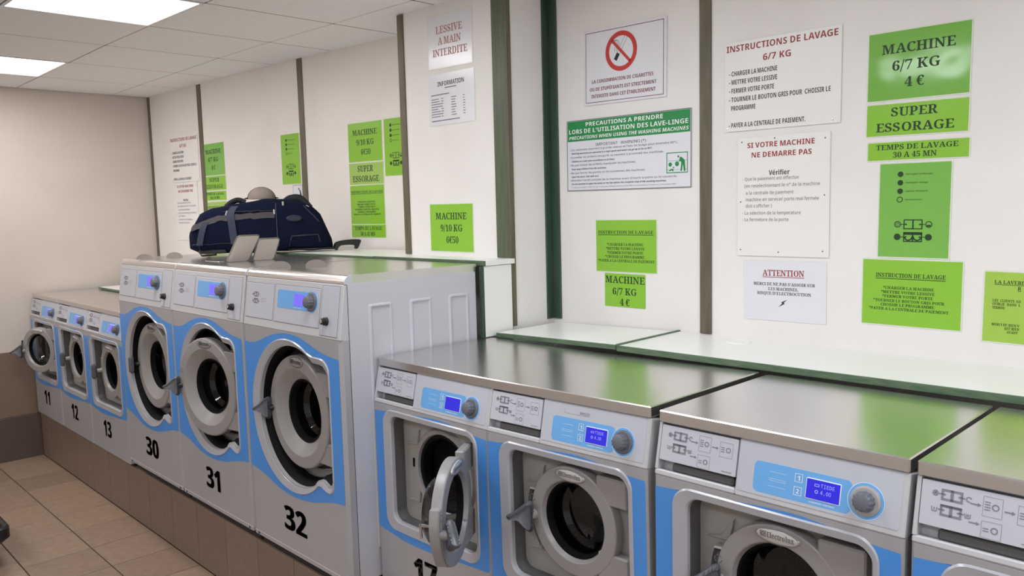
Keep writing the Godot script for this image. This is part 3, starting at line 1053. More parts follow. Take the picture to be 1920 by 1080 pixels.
func small_door(t: Node3D, open: float, num: String) -> void:
	# hinged on its right; geometry is relative to the hinge line
	var hx := 0.48
	var cx := SC.x - hx
	var cy := SC.y
	var st := begin(true)
	lathe(st, [Vector2(0.118, -0.030), Vector2(0.150, -0.030), Vector2(0.150, -0.006), Vector2(0.1485, -0.002), Vector2(0.1455, 0.0), Vector2(0.113, 0.0012), Vector2(0.110, -0.0005), Vector2(0.104, -0.014)], cx, cy, 56)
	var d := part("door", done(st), M.door_grey, t, Vector3(hx, 0, 0.003))
	d.rotation.y = deg_to_rad(open)
	st = begin()
	var tab := PackedVector2Array()
	for q in smooth_curve([Vector2(-0.118, -0.110), Vector2(-0.140, -0.075), Vector2(-0.158, -0.035), Vector2(-0.167, 0.005), Vector2(-0.164, 0.035), Vector2(-0.157, 0.06)], 4):
		tab.append(q + Vector2(cx, cy))
	tab.append(Vector2(cx - 0.13, cy + 0.062))
	tab.append(Vector2(cx - 0.118, cy - 0.01))
	prism(st, tab, -0.028, -0.001, 0.004)
	part("catch_tab", done(st), M.door_grey, d)
	st = begin()
	add_box(st, Vector3(cx + 0.085, cy + 0.072, -0.029), Vector3(cx + 0.184, cy + 0.146, -0.001), 0.004)
	part("hinge", done(st), M.door_grey, d)
	st = begin()
	add_box(st, Vector3(cx + 0.085, cy - 0.138, -0.029), Vector3(cx + 0.184, cy - 0.056, -0.001), 0.004)
	part("hinge", done(st), M.door_grey, d)
	part("glass_rim", lathe_mesh([Vector2(0.1045, -0.0125), Vector2(0.099, -0.014), Vector2(0.094, -0.03), Vector2(0.108, -0.034)], cx, cy, 48), M.rubber, d)
	part("glass_bowl", lathe_mesh([Vector2(0.0995, -0.016), Vector2(0.098, -0.045), Vector2(0.093, -0.066), Vector2(0.078, -0.079), Vector2(0.045, -0.086), Vector2(0.0, -0.088)], cx, cy, 48), M.door_glass, d)
	badge(d, cx, cy + 0.127, 0.003, 0.05, 0.0165, M.badge_silver, M.text_grey)
	var ri := Ink.new(0.0006)
	recycle_ink(ri, Vector2(cx - 0.143, cy + 0.035), 0.010)
	part("arrow_print", ri.mesh(), M.text_grey, d).set_meta("kind", "stuff")
	var hb := part("handle", handle_mesh(), M.handle_grey, d, Vector3(cx - 0.157, cy - 0.012, 0.034))
	part("handle_stub", lathe_mesh([Vector2(0.0, 0.026), Vector2(0.011, 0.026), Vector2(0.014, 0.0), Vector2(0.016, -0.004)], cx - 0.138, cy - 0.012, 20), M.door_grey, d)
	if open > 60.0:
		st = begin()
		add_box(st, Vector3(cx - 0.152, cy + 0.012, -0.058), Vector3(cx - 0.145, cy + 0.019, -0.028), 0.001)
		add_box(st, Vector3(cx - 0.152, cy - 0.02, -0.060), Vector3(cx - 0.145, cy + 0.019, -0.053), 0.001)
		part("latch", done(st), M.chrome, d)
	hb.rotation.y = deg_to_rad(32.0 if not ["12", "13", "30"].has(num) else -22.0)

# ------------------------------------------------------------------ the tall front loaders
const TW := 0.686
const TC := Vector2(0.333, 0.607)

func tall_outline(c: Vector2, r: float, xr: float, inset: float) -> PackedVector2Array:
	var p := []
	p.append_array(smooth_curve([Vector2(xr - 0.001, 0.40), Vector2(xr, 0.60), Vector2(xr, 0.782), Vector2(xr - 0.008, 0.815 - inset), Vector2(xr - 0.03, 0.834 - inset), Vector2(0.55, 0.839 - inset), Vector2(0.505, 0.839 - inset)], 5))
	for k in 61:
		var a := deg_to_rad(61.0 + (299.0 - 61.0) * k / 60.0)
		p.append(c + Vector2(cos(a), sin(a)) * r)
	p.append_array(smooth_curve([Vector2(0.49, 0.362 + inset), Vector2(0.512, 0.378 + inset), Vector2(0.54, 0.377 + inset), Vector2(0.572, 0.364 + inset), Vector2(xr - 0.015, 0.37 + inset), Vector2(xr - 0.003, 0.388 + inset)], 4))
	return PackedVector2Array(p)

func tall_machine(label: String, at: Vector3, num: String, open := 0.0) -> Node3D:
	var t := thing("tall_washing_machine", label, "washing machine", at, "tall front loading washing machines")
	var oc := Vector2(0.345, 0.6)
	var outl := tall_outline(Vector2(0.333, 0.598), 0.285, 0.612, 0.0)
	var topl := tall_outline(Vector2(0.335, 0.598), 0.281, 0.609, 0.004)
	var midl := tall_outline(Vector2(0.358, 0.602), 0.262, 0.605, 0.020)
	var inl := tall_outline(Vector2(0.361, 0.603), 0.257, 0.602, 0.024)
	var st := begin()
	front_shell(st, TW, 0.071, 0.909, 0.0, -0.60, inl, oc, -0.075, 0.012)
	part("body", done(st), M.front_grey, t)
	st = begin()
	add_box(st, Vector3(0.0, 0.909, -0.60), Vector3(TW, 1.0944, -0.0345), 0.001)
	part("upper_body", done(st), M.body_grey, t)
	for side in [0, 1]:                    # painted side sheets with three pressed panels each
		var x: float = TW if side == 1 else 0.0
		var sg := 1.0 if side == 1 else -1.0
		st = begin()
		add_box(st, Vector3(x - 0.0006, 0.071, -0.60), Vector3(x + 0.0006, 1.094, -0.036)) if side == 0 else add_box(st, Vector3(x - 0.0006, 0.071, -0.60), Vector3(x + 0.0006, 1.094, -0.036))
		part("side_sheet", done(st), M.body_grey, t)
		if side == 1:
			part("side_seam", box_mesh(Vector3(0.0014, 1.02, 0.0016), 0.0, Vector3(x - 0.0006, 0.072, -0.0368)), M.dark_base, t)
		if (side == 1 and num != "32") or (side == 0 and num != "30"):
			continue                      # hidden between neighbours
		for zr in [[-0.115, -0.2136], [-0.287, -0.3846], [-0.4644, -0.563]]:
			var fr := part("pressed_panel", bead_mesh(0.0985, 0.853), M.body_grey, t, Vector3(x + sg * 0.0006, 0.1674, zr[0] if side == 1 else zr[1]))
			fr.rotation.y = sg * PI / 2.0
	for fx in [0.05, TW - 0.09]:
		st = begin()
		add_box(st, Vector3(fx, 0.0, -0.13), Vector3(fx + 0.04, 0.064, -0.09))
		add_box(st, Vector3(fx, 0.0, -0.55), Vector3(fx + 0.04, 0.064, -0.51))
		part("foot", done(st), M.dark_base, t)
	st = begin()
	add_box(st, Vector3(0.01, 0.03, -0.59), Vector3(TW - 0.01, 0.0725, -0.03))
	part("base_frame", done(st), M.dark_base, t)
	st = begin()
	add_box(st, Vector3(0.006, 0.0712, -0.004), Vector3(TW - 0.006, 0.088, 0.0012), 0.001)
	part("kick_strip", done(st), M.front_grey, t)
	for sxp in [0.035, TW - 0.035]:
		part("screw", lathe_mesh([Vector2(0.0, 0.003), Vector2(0.004, 0.0022), Vector2(0.005, 0.0)], sxp, 0.079, 12), M.dark_base, t, Vector3(0, 0, 0.001))
	part("front_plate", face_ring(inl, circle(TC.x, TC.y, 0.16, 0.16, 40), oc, -0.075), M.dark_plate, t)
	var low := PackedVector2Array([Vector2(0.05, 0.25), Vector2(0.60, 0.25), Vector2(0.60, 0.45), Vector2(0.42, 0.405), Vector2(0.25, 0.40)])
	for q in Geometry2D.intersect_polygons(low, tall_outline(Vector2(0.365, 0.605), 0.238, 0.596, 0.04)):
		part("drip_plate", prism_mesh(q, -0.0745, -0.062, 0.004), M.door_grey, t)
	st = begin()
	add_box(st, Vector3(0.44, 0.70, -0.0745), Vector3(0.590, 0.785, -0.058), 0.003)
	part("hinge_bracket", done(st), M.recess_grey, t)
	drum(t, TC.x, TC.y, 0.145, -0.082, 0.36)
	st = begin(true)
	loft(st, [lift(by(inl, oc), -0.014), lift(by(midl, oc), 0.001)])
	st.set_smooth_group(2)
	loft(st, [lift(by(midl, oc), 0.001), lift(by(topl, oc), 0.005)])
	st.set_smooth_group(3)
	loft(st, [lift(by(topl, oc), 0.005), lift(by(outl, oc), -0.0005)])
	part("bezel", done(st), M.bezel_silver, t)
	st = begin(true)
	var gi := tall_outline(Vector2(0.363, 0.604), 0.245, 0.598, 0.034)
	loft(st, [lift(by(gi, oc), -0.0745), lift(by(gi, oc), -0.03), lift(by(inl, oc), -0.0135)])
	part("recess_seal", done(st), M.rubber, t)
	var blue := PackedVector2Array()
	for q in smooth_curve([Vector2(0.003, 0.352), Vector2(0.05, 0.345), Vector2(0.12, 0.332), Vector2(0.22, 0.306), Vector2(0.33, 0.296), Vector2(0.45, 0.307), Vector2(0.556, 0.332), Vector2(0.62, 0.345), Vector2(0.673, 0.350)], 6):
		blue.append(q)
	for q in smooth_curve([Vector2(0.673, 0.845), Vector2(0.57, 0.857), Vector2(0.456, 0.888), Vector2(0.39, 0.900), Vector2(0.307, 0.901), Vector2(0.21, 0.884), Vector2(0.11, 0.852), Vector2(0.05, 0.843), Vector2(0.003, 0.845)], 6):
		blue.append(q)
	var ang := ring_angles(oc, Rect2(0.003, 0.351, 0.67, 0.494), 140)
	st = begin()
	loft(st, [lift(by_angle(tall_outline(Vector2(0.334, 0.598), 0.283, 0.611, 0.002), oc, ang), 0.0006), lift(by_angle(blue, oc, ang), 0.0006)])
	part("blue_decal", done(st), M.blue_decal, t)
	part("number", number_mesh(num, 0.155 if num != "31" else 0.13, 0.092), M.black_ink, t, Vector3(0.327, 0.158, 0.001))
	# steel top with a rolled front edge
	var prof := []
	for k in 7:
		var a := PI / 2.0 * k / 6.0
		prof.append(Vector2(-0.0275 - 0.028 + 0.028 * sin(a), 1.0955 + 0.028 * cos(a)))
	prof.append(Vector2(-0.0275, 1.0945))
	prof.append(Vector2(-0.61, 1.0945))
	prof.append(Vector2(-0.61, 1.1235))
	part("steel_top", side_prism(prof, 0.003, TW - 0.003), M.steel, t)
	for ex in [[-0.0005, 0.004], [TW - 0.004, TW + 0.0005]]:
		var ep := []
		for k in 7:
			var a := PI / 2.0 * k / 6.0
			ep.append(Vector2(-0.0265 - 0.029 + 0.029 * sin(a), 1.0950 + 0.029 * cos(a)))
		ep.append(Vector2(-0.0265, 1.0940))
		ep.append(Vector2(-0.058, 1.0940))
		ep.append(Vector2(-0.058, 1.124))
		part("top_end_cap", side_prism(ep, ex[0], ex[1]), M.label_plate, t)
	# sloping control panel
	var lean := atan2(0.0268, 0.1851)
	var cp := begin()
	add_box(cp, Vector3(0.001, 0.0, -0.05), Vector3(TW - 0.001, 0.1868, 0.0), 0.003)
	var panel := part("control_panel", done(cp), M.panel_grey, t, Vector3(0, 0.9093, 0.0))
	panel.rotation.x = -lean
	for r in [[0.015, 0.032, 0.226, 0.163], [0.239, 0.031, 0.547, 0.165], [0.560, 0.010, 0.664, 0.176]]:
		part("fascia", prism_mesh(rrect(r[0], r[1], r[2], r[3], 0.003, 3), -0.002, 0.0013, 0.0008), M.fascia, panel)
		var gi2 := Ink.new(0.0004)
		gi2.frame(r[0] - 0.0022, r[1] - 0.0022, r[2] + 0.0022, r[3] + 0.0022, 0.0022)
		part("panel_gap", gi2.mesh(), M.grey_print, panel)
	for k in 2:
		var pi := Ink.new(0.0018)
		dispenser_ink(pi, 0.075, 0.125, 0.032, k)
		part("drawer_symbol", pi.mesh(), M.text_grey, panel)
		var pj := Ink.new(0.0018)
		pj.frame(0.135 + k * 0.02, 0.095, 0.15 + k * 0.02, 0.108, 0.0007)
		part("drawer_symbol", pj.mesh(), M.text_grey, panel)
	tall_label(panel)
	part("lock", lathe_mesh([Vector2(0.0, 0.022), Vector2(0.009, 0.022), Vector2(0.011, 0.020), Vector2(0.011, 0.012), Vector2(0.0135, 0.011), Vector2(0.0135, 0.004), Vector2(0.015, 0.0)], 0, 0, 20), M.black_plastic, panel, Vector3(0.597, 0.058, 0.001))
	part("lock_face", lathe_mesh([Vector2(0.0, 0.0005), Vector2(0.006, 0.0003), Vector2(0.0065, 0.0)], 0, 0, 16), M.chrome, panel, Vector3(0.597, 0.058, 0.0231))
	tall_door(t, open, num)
	return t

func by(p: PackedVector2Array, c: Vector2) -> PackedVector2Array:
	var a := []
	for k in 120:
		a.append(-PI + TAU * (k + 0.5) / 120.0)
	return by_angle(p, c, a)

func bead_mesh(w: float, h: float) -> ArrayMesh:
	# a pressed bead round a sunk field, in the x-y plane facing +z
	if not mesh_cache.has("bead"):
		var st := begin(true)
		loft(st, [lift(rrect(0.015, 0.013, w - 0.015, h - 0.013, 0.004, 4), 0.0002), lift(rrect(0.011, 0.010, w - 0.011, h - 0.010, 0.005, 4), 0.0048), lift(rrect(0.005, 0.005, w - 0.005, h - 0.005, 0.007, 4), 0.0048), lift(rrect(0, 0, w, h, 0.009, 4), 0.0)])
		mesh_cache["bead"] = done(st)
	return mesh_cache["bead"]

func side_prism(prof: Array, x0: float, x1: float) -> ArrayMesh:
	# an outline given as (z, y), extruded along x
	var p := PackedVector2Array()
	for q in prof:
		p.append(q)
	var st := begin()
	var a := PackedVector3Array()
	var b := PackedVector3Array()
	for q in p:
		a.append(Vector3(x0, q.y, q.x))
		b.append(Vector3(x1, q.y, q.x))
	loft(st, [a, b], true, true)
	var ids := Geometry2D.triangulate_polygon(p)
	for i in range(0, ids.size(), 3):
		tri_n(st, a[ids[i]], a[ids[i + 1]], a[ids[i + 2]], Vector3.LEFT)
		tri_n(st, b[ids[i]], b[ids[i + 1]], b[ids[i + 2]], Vector3.RIGHT)
	return done(st)

func tall_label(panel: Node) -> void:
	var ox := 0.257
	var oy := 0.083
	part("blue_label", prism_mesh(rrect(0, 0, 0.236, 0.066, 0.008, 4), 0.0, 0.0022, 0.0004), M.light_blue, panel, Vector3(ox, oy, 0.0))
	part("screen", box_mesh(Vector3(0.07, 0.042, 0.0022), 0.0, Vector3.ZERO), M.screen_violet, panel, Vector3(ox + 0.118, oy + 0.014, 0.0008))
	for word in [["COMPASS", 0.118, 0.144], ["CONTROL", 0.147, 0.172]]:
		var ink := Ink.new(0.0026)
		write(ink, word[0], "sans_bold", word[1], word[2], 0.005, 0.0035)
		part("lettering", ink.mesh(), M.white_print, panel, Vector3(ox, oy, 0.0))
	part("blue_label", lathe_mesh([Vector2(0.0, 0.0022), Vector2(0.037, 0.0022), Vector2(0.038, 0.0)], 0, 0, 40, false), M.light_blue, panel, Vector3(ox + 0.238, oy + 0.0335, 0.0))
	knob(panel, ox + 0.238, oy + 0.0335, 0.0325, 0.002, M.knob_grey)

func tall_door(t: Node3D, open: float, num: String) -> void:
	var hx := 0.58
	var cx := TC.x - hx
	var cy := TC.y
	var st := begin(true)
	lathe(st, [Vector2(0.14, -0.046), Vector2(0.200, -0.046), Vector2(0.210, -0.036), Vector2(0.210, -0.010), Vector2(0.2075, -0.0035), Vector2(0.2025, 0.0), Vector2(0.164, 0.0015), Vector2(0.157, -0.002), Vector2(0.118, -0.032)], cx, cy, 64)
	var d := part("door", done(st), M.door_grey, t, Vector3(hx, 0, -0.030))
	d.rotation.y = deg_to_rad(open)
	for yy in [0.083, -0.165]:
		st = begin()
		add_box(st, Vector3(cx + 0.13, cy + yy, -0.044), Vector3(cx + 0.262, cy + yy + 0.082, -0.004), 0.004)
		part("hinge", done(st), M.door_grey, d)
	part("glass_rim", lathe_mesh([Vector2(0.1185, -0.029), Vector2(0.111, -0.031), Vector2(0.103, -0.05), Vector2(0.122, -0.052)], cx, cy, 48), M.rubber, d)
	part("glass_bowl", lathe_mesh([Vector2(0.1115, -0.033), Vector2(0.110, -0.06), Vector2(0.104, -0.082), Vector2(0.086, -0.098), Vector2(0.05, -0.106), Vector2(0.0, -0.108)], cx, cy, 48), M.door_glass, d)
	badge(d, cx + 0.007, cy + 0.187, 0.001, 0.048, 0.0195, M.door_grey, M.text_dark)
	var ri := Ink.new(0.0036)
	recycle_ink(ri, Vector2(cx - 0.178, cy + 0.055), 0.011)
	part("arrow_print", ri.mesh(), M.text_grey, d).set_meta("kind", "stuff")
	var hb := part("handle", handle_mesh(), M.handle_grey, d, Vector3(cx - 0.222, cy - 0.012, 0.026))
	hb.rotation.y = deg_to_rad(32.0 if not ["12", "13", "30"].has(num) else -22.0)
	part("handle_stub", tube_mesh([Vector3(cx - 0.18, cy - 0.012, -0.012), Vector3(cx - 0.205, cy - 0.012, 0.018)], 0.011, 14), M.black_plastic, d)

func half_moon(parent: Node, at: Vector3, turn: float) -> void:
	# upright finger tab of a closed soap lid on top of a tall machine
	var p := PackedVector2Array()
	for k in 15:
		var a := PI * k / 14.0
		p.append(Vector2(cos(a) * 0.042, sin(a) * 0.026))
	var o := part("finger_tab", prism_mesh(p, -0.0015, 0.0015), M.tab_steel, parent, at)
	o.rotation.y = turn

func soap_lid(parent: Node, at: Vector3, w: float, h: float, lean: float) -> void:
	# an opened lid standing on its hinge, leaning towards +x
	var st := begin()
	prism(st, rrect(0, 0, w, h, 0.014, 5), -0.002, 0.002, 0.001)
	var o := part("soap_lid", done(st), M.lid_steel, parent, at)
	o.basis = Basis(Vector3(0, 0, -1), Vector3(sin(lean), cos(lean), 0), Vector3(cos(lean), -sin(lean), 0))
	st = begin(true)
	var pts := []
	for q in rrect(-0.001, -0.001, w + 0.001, h + 0.001, 0.015, 5):
		pts.append(Vector3(q.x, q.y, 0))
	pts.append(pts[0])
	tube(st, pts, 0.0032, 6)
	part("rim", done(st), M.lid_rim, o)
	for e in [0.25, 0.7]:
		part("catch", box_mesh(Vector3(0.006, 0.016, 0.008), 0.001), M.lid_rim, o, Vector3(w + 0.002, h * e, 0))

func build_machines() -> void:
	# far row
	small_machine("washing machine 11 in the far corner, its round door ajar", Vector3(-4.14, 0.3005, 0.085), "11", 22.0, M.screen_violet, false, false, 1.035, 0.985)
	small_machine("washing machine 12, closed, between numbers 11 and 13", Vector3(-3.553, 0.3005, 0.085), "12", 0.0, M.screen_violet, false, false, 1.035, 0.985)
	small_machine("washing machine 13, closed, half hidden beside tall machine 30", Vector3(-2.966, 0.3005, 0.085), "13", 0.0, M.screen_violet, false, false, 1.035, 0.985)
	# tall row
	var a := tall_machine("tall washing machine 30, closed, beside small machine 13", Vector3(-2.2893, 0.3005, 0.1356), "30")
	var b := tall_machine("tall washing machine 31 with door slightly ajar and soap lids raised", Vector3(-1.6013, 0.3005, 0.1356), "31", 9.0)
	var c := tall_machine("tall washing machine 32, nearest tall one, its grey side showing", Vector3(-0.906, 0.3005, 0.1356), "32")
	half_moon(a, Vector3(0.235, 1.1235, -0.06), 0.75)
	half_moon(a, Vector3(0.212, 1.1235, -0.215), 0.75)
	half_moon(c, Vector3(0.12, 1.1235, -0.105), 0.75)
	half_moon(c, Vector3(0.18, 1.1235, -0.225), 0.75)
	soap_lid(b, Vector3(0.255, 1.1255, -0.150), 0.100, 0.168, 0.82)
	soap_lid(b, Vector3(0.27, 1.1255, -0.265), 0.100, 0.118, 0.62)
	var st := begin()
	add_box(st, Vector3(0.05, 1.1238, -0.17), Vector3(0.19, 1.127, -0.145), 0.001)
	part("lid_frame", done(st), M.chrome, b)
	# near row
	var m17 := small_machine("washing machine 17 with its door standing wide open", Vector3(-0.2065, 0.3005, 0.0), "17", 123.0, null, false, false, 1.0, 0.9916)
	m17.rotation.z = 0.0024
	var m18 := small_machine("closed washing machine right of open machine 17, with nameplate above its panel", Vector3(0.3655, 0.3005, 0.0), "", 0.0, null, true, true, 1.0, 0.9933)
	m18.rotation.z = 0.0158
	small_machine("closed washing machine, third in the near row, screen reading 4.00", Vector3(0.9416, 0.3005, 0.0), "", 0.0, null, true)
	small_machine("washing machine at the right edge of the picture, only partly in view", Vector3(1.5185, 0.3005, 0.0), "")

# ------------------------------------------------------------------ notices on the walls
func wall_spot(wall: String, x: float) -> Array:     # (z of the wall's face, turn about y)
	if wall == "R":
		return [-0.889 - 0.0117 * (x + 0.21), 0.0117]
	if wall == "C":
		return [-0.65, 0.0]
	return [-0.79 - 0.04833 * (x + 4.2), 0.04833]

func notice(called: String, label: String, wall: String, x: float, y: float, w: float, h: float, roll: float, face: Material, thick := 0.0012, border := 0.0, group := "") -> Dictionary:
	var sp := wall_spot(wall, x)
	var t := thing(called, label, "sign", Vector3(x, y, sp[0] + 0.0006), group)
	t.rotation = Vector3(0, sp[1], deg_to_rad(roll))
	if border > 0.0:
		part("laminate", prism_mesh(rrect(-w * 0.5 - border, -h * 0.5 - border, w * 0.5 + border, h * 0.5 + border, 0.004, 3), 0.0, thick * 0.6), M.laminate_edge, t)
	part("sheet", prism_mesh(rrect(-w * 0.5, -h * 0.5, w * 0.5, h * 0.5, 0.0015, 2), 0.0, thick, minf(0.0004, thick * 0.3)), face, t)
	return {"t": t, "w": w, "h": h, "z": thick + 0.0004, "inks": {}}

func ink_of(s: Dictionary, m: String, up := 0.0) -> Ink:
	if not s.inks.has(m):
		s.inks[m] = Ink.new(s.z + up)
	return s.inks[m]

func put(s: Dictionary, m: String, txt: String, face: String, u0: float, u1: float, v: float, capital: float, slant := 0.0, up := 0.0) -> void:
	write(ink_of(s, m, up), txt, face, (u0 - 0.5) * s.w, (u1 - 0.5) * s.w, (0.5 - v) * s.h, capital * s.h, slant)

func uv(s: Dictionary, u: float, v: float) -> Vector2:
	return Vector2((u - 0.5) * s.w, (0.5 - v) * s.h)

func bar(s: Dictionary, m: String, u0: float, u1: float, v0: float, v1: float, up := 0.0) -> void:
	ink_of(s, m, up).rect((u0 - 0.5) * s.w, (0.5 - v1) * s.h, (u1 - 0.5) * s.w, (0.5 - v0) * s.h)

func finish(s: Dictionary) -> void:
	for m in s.inks:
		part("lettering", s.inks[m].mesh(), M[m], s.t)

const GI := "dark_green_ink"

func price_notice(label: String, wall: String, x: float, y: float, w: float, h: float, roll: float, weight: String, cost: String, face: String) -> void:
	var s := notice("price_notice", label, wall, x, y, w, h, roll, M[face], 0.0012, 0.003, "green price notices")
	put(s, GI, "MACHINE", "serif_bold", 0.14, 0.86, 0.32, 0.14)
	put(s, GI, weight, "serif_bold", 0.25, 0.72 if weight.length() < 7 else 0.76, 0.575, 0.145)
	put(s, GI, cost, "serif_bold", 0.38, 0.57 if cost.length() < 4 else 0.66, 0.825, 0.145)
	finish(s)

func spin_notice(label: String, wall: String, x: float, y: float, w: float, h: float, roll: float, face: String) -> void:
	var s := notice("spin_notice", label, wall, x, y, w, h, roll, M[face], 0.0012, 0.003, "green spin notices")
	put(s, GI, "SUPER", "serif_bold", 0.25, 0.71, 0.40, 0.28)
	put(s, GI, "ESSORAGE", "serif_bold", 0.10, 0.87, 0.88, 0.28)
	finish(s)

func time_notice(label: String, wall: String, x: float, y: float, w: float, h: float, roll: float, face: String) -> void:
	var s := notice("time_notice", label, wall, x, y, w, h, roll, M[face], 0.0012, 0.003, "green washing time notices")
	put(s, GI, "TEMPS DE LAVAGE", "serif_bold", 0.085, 0.90, 0.42, 0.29)
	put(s, GI, "30 A 45 MN", "serif_bold", 0.265, 0.70, 0.87, 0.31)
	finish(s)

func how_to_notice(label: String, wall: String, x: float, y: float, w: float, h: float, roll: float, lines: Array, title: Array, face: String) -> void:
	var s := notice("washing_instructions", label, wall, x, y, w, h, roll, M[face], 0.0012, 0.003, "green washing instructions")
	put(s, GI, "INSTRUCTION DE LAVAGE", "serif_bold", title[0], title[1], title[2], 0.062)
	bar(s, GI, title[0], title[1], title[2] + 0.016, title[2] + 0.026)
	for l in lines:
		put(s, GI, l[0], "serif_bold", l[1], l[2], l[3], l[4])
	finish(s)

func symbols_notice(label: String, wall: String, x: float, y: float, w: float, h: float, roll: float, face: String) -> void:
	var s := notice("detergent_symbols_notice", label, wall, x, y, w, h, roll, M[face], 0.0012, 0.003, "green detergent symbol notices")
	var ink := ink_of(s, GI)
	var names := ["Détergent prélavage", "Détergent lavage", "Liquide détergent", "Assouplissant"]
	var ends := [0.75, 0.69, 0.69, 0.62]
	for k in 4:
		var v := 0.115 + k * 0.0895
		var c := uv(s, 0.30, v)
		if k < 3:
			ink.disc(c, 0.0145 * s.h / 0.271 * 0.55 + 0.0, 16)
		else:
			ink.ring(c, 0.0062 * s.h / 0.271, 0.0085 * s.h / 0.271, 16)
		put(s, GI, names[k], "sans", 0.375, ends[k], v + 0.008, 0.017)
	for r in 2:
		var v0 := 0.595 + r * 0.135
		var a := uv(s, 0.365, v0 + 0.105)
		var b := uv(s, 0.635, v0)
		ink.frame(a.x, a.y, b.x, b.y, 0.003)
		ink.rect((a.x + b.x) * 0.5 - 0.002, a.y, (a.x + b.x) * 0.5 + 0.002, b.y)
		if r == 1:
			ink.rect(a.x, b.y - 0.008, b.x, b.y)
			for side in [0.0, 1.0]:
				var cx: float = lerpf(a.x, b.x, 0.27 + side * 0.47)
				ink.ring(Vector2(cx, b.y - 0.013), 0.0085, 0.0125, 12, PI, TAU)
		var my := (a.y + b.y) * 0.5
		for side in [-1.0, 1.0]:
			var ex: float = a.x if side < 0 else b.x
			ink.arrow(Vector2(ex + side * 0.007, my), Vector2(ex - side * 0.011, my), 0.002, 0.006)
			var cc := Vector2(ex + side * 0.0165, my)
			if r == 0:
				ink.ring(cc, 0.007, 0.0095, 16)
				if side < 0:
					for k in 6:
						ink.disc(cc + Vector2(cos(TAU * k / 6.0), sin(TAU * k / 6.0)) * 0.0042, 0.0015, 6)
				else:
					ink.rect(cc.x - 0.005, cc.y - 0.006, cc.x + 0.005, cc.y - 0.001)
			else:
				ink.disc(cc, 0.0095, 16)
	finish(s)

func white_instructions(label: String, wall: String, x: float, y: float, w: float, h: float, roll: float) -> void:
	var s := notice("instruction_board", label, wall, x, y, w, h, roll, M.board_white, 0.004, 0.0, "white instruction boards")
	put(s, "red_ink", "INSTRUCTIONS DE LAVAGE", "sans_bold", 0.015, 0.972, 0.105, 0.07)
	put(s, "red_ink", "6/7 KG", "sans_bold", 0.35, 0.59, 0.245, 0.07)
	for l in [["- CHARGER LA MACHINE", 0.04, 0.475, 0.375], ["- METTRE VOTRE LESSIVE", 0.04, 0.475, 0.47], ["- FERMER VOTRE PORTE", 0.04, 0.45, 0.567], ["- TOURNER LE BOUTON GRIS POUR  CHOISIR LE", 0.04, 0.92, 0.665], ["PROGRAMME", 0.062, 0.285, 0.763], ["- PAYER A LA CENTRALE DE PAIEMENT.", 0.04, 0.72, 0.955]]:
		put(s, "text_dark", l[0], "sans_bold", l[1], l[2], l[3], 0.052)
	finish(s)
	for q in [Vector2(0.025, 0.965), Vector2(0.94, 0.965)]:
		var c := uv(s, q.x, q.y)
		part("nail", lathe_mesh([Vector2(0.0, 0.0012), Vector2(0.0025, 0.0006), Vector2(0.003, 0.0)], 0, 0, 10), M.chrome, s.t, Vector3(c.x, c.y, 0.004))

func white_help(label: String, wall: String, x: float, y: float, w: float, h: float, roll: float) -> void:
	var s := notice("help_board", label, wall, x, y, w, h, roll, M.board_white, 0.004, 0.0, "white help boards")
	put(s, "red_ink", "SI VOTRE MACHINE", "sans_bold", 0.115, 0.845, 0.088, 0.043)
	put(s, "red_ink", "NE DEMARRE PAS", "sans_bold", 0.165, 0.815, 0.17, 0.043)
	put(s, "text_dark", "Vérifier", "sans_bold", 0.36, 0.585, 0.322, 0.04)
	for l in [["- Que le paiement est éffectue", 0.06, 0.685, 0.362], ["(en reselectionnant le n° de la machine", 0.085, 0.905, 0.42], ["a la centrale de paiement", 0.1, 0.63, 0.48], ["machine en service/ porte mal fermée", 0.1, 0.895, 0.536], ["doit s'afficher )", 0.1, 0.395, 0.59], ["- La selection de la temperature", 0.06, 0.71, 0.65], ["- La fermeture de la porte", 0.06, 0.58, 0.705]]:
		put(s, "text_grey", l[0], "sans", l[1], l[2], l[3], 0.028)
	finish(s)
	for q in [Vector2(0.05, 0.035), Vector2(0.42, 0.02), Vector2(0.95, 0.05), Vector2(0.04, 0.54), Vector2(0.95, 0.5), Vector2(0.04, 0.95), Vector2(0.47, 0.965), Vector2(0.94, 0.95)]:
		var c := uv(s, q.x, q.y)
		part("nail", lathe_mesh([Vector2(0.0, 0.0012), Vector2(0.0022, 0.0006), Vector2(0.0026, 0.0)], 0, 0, 10), M.text_grey, s.t, Vector3(c.x, c.y, 0.004))

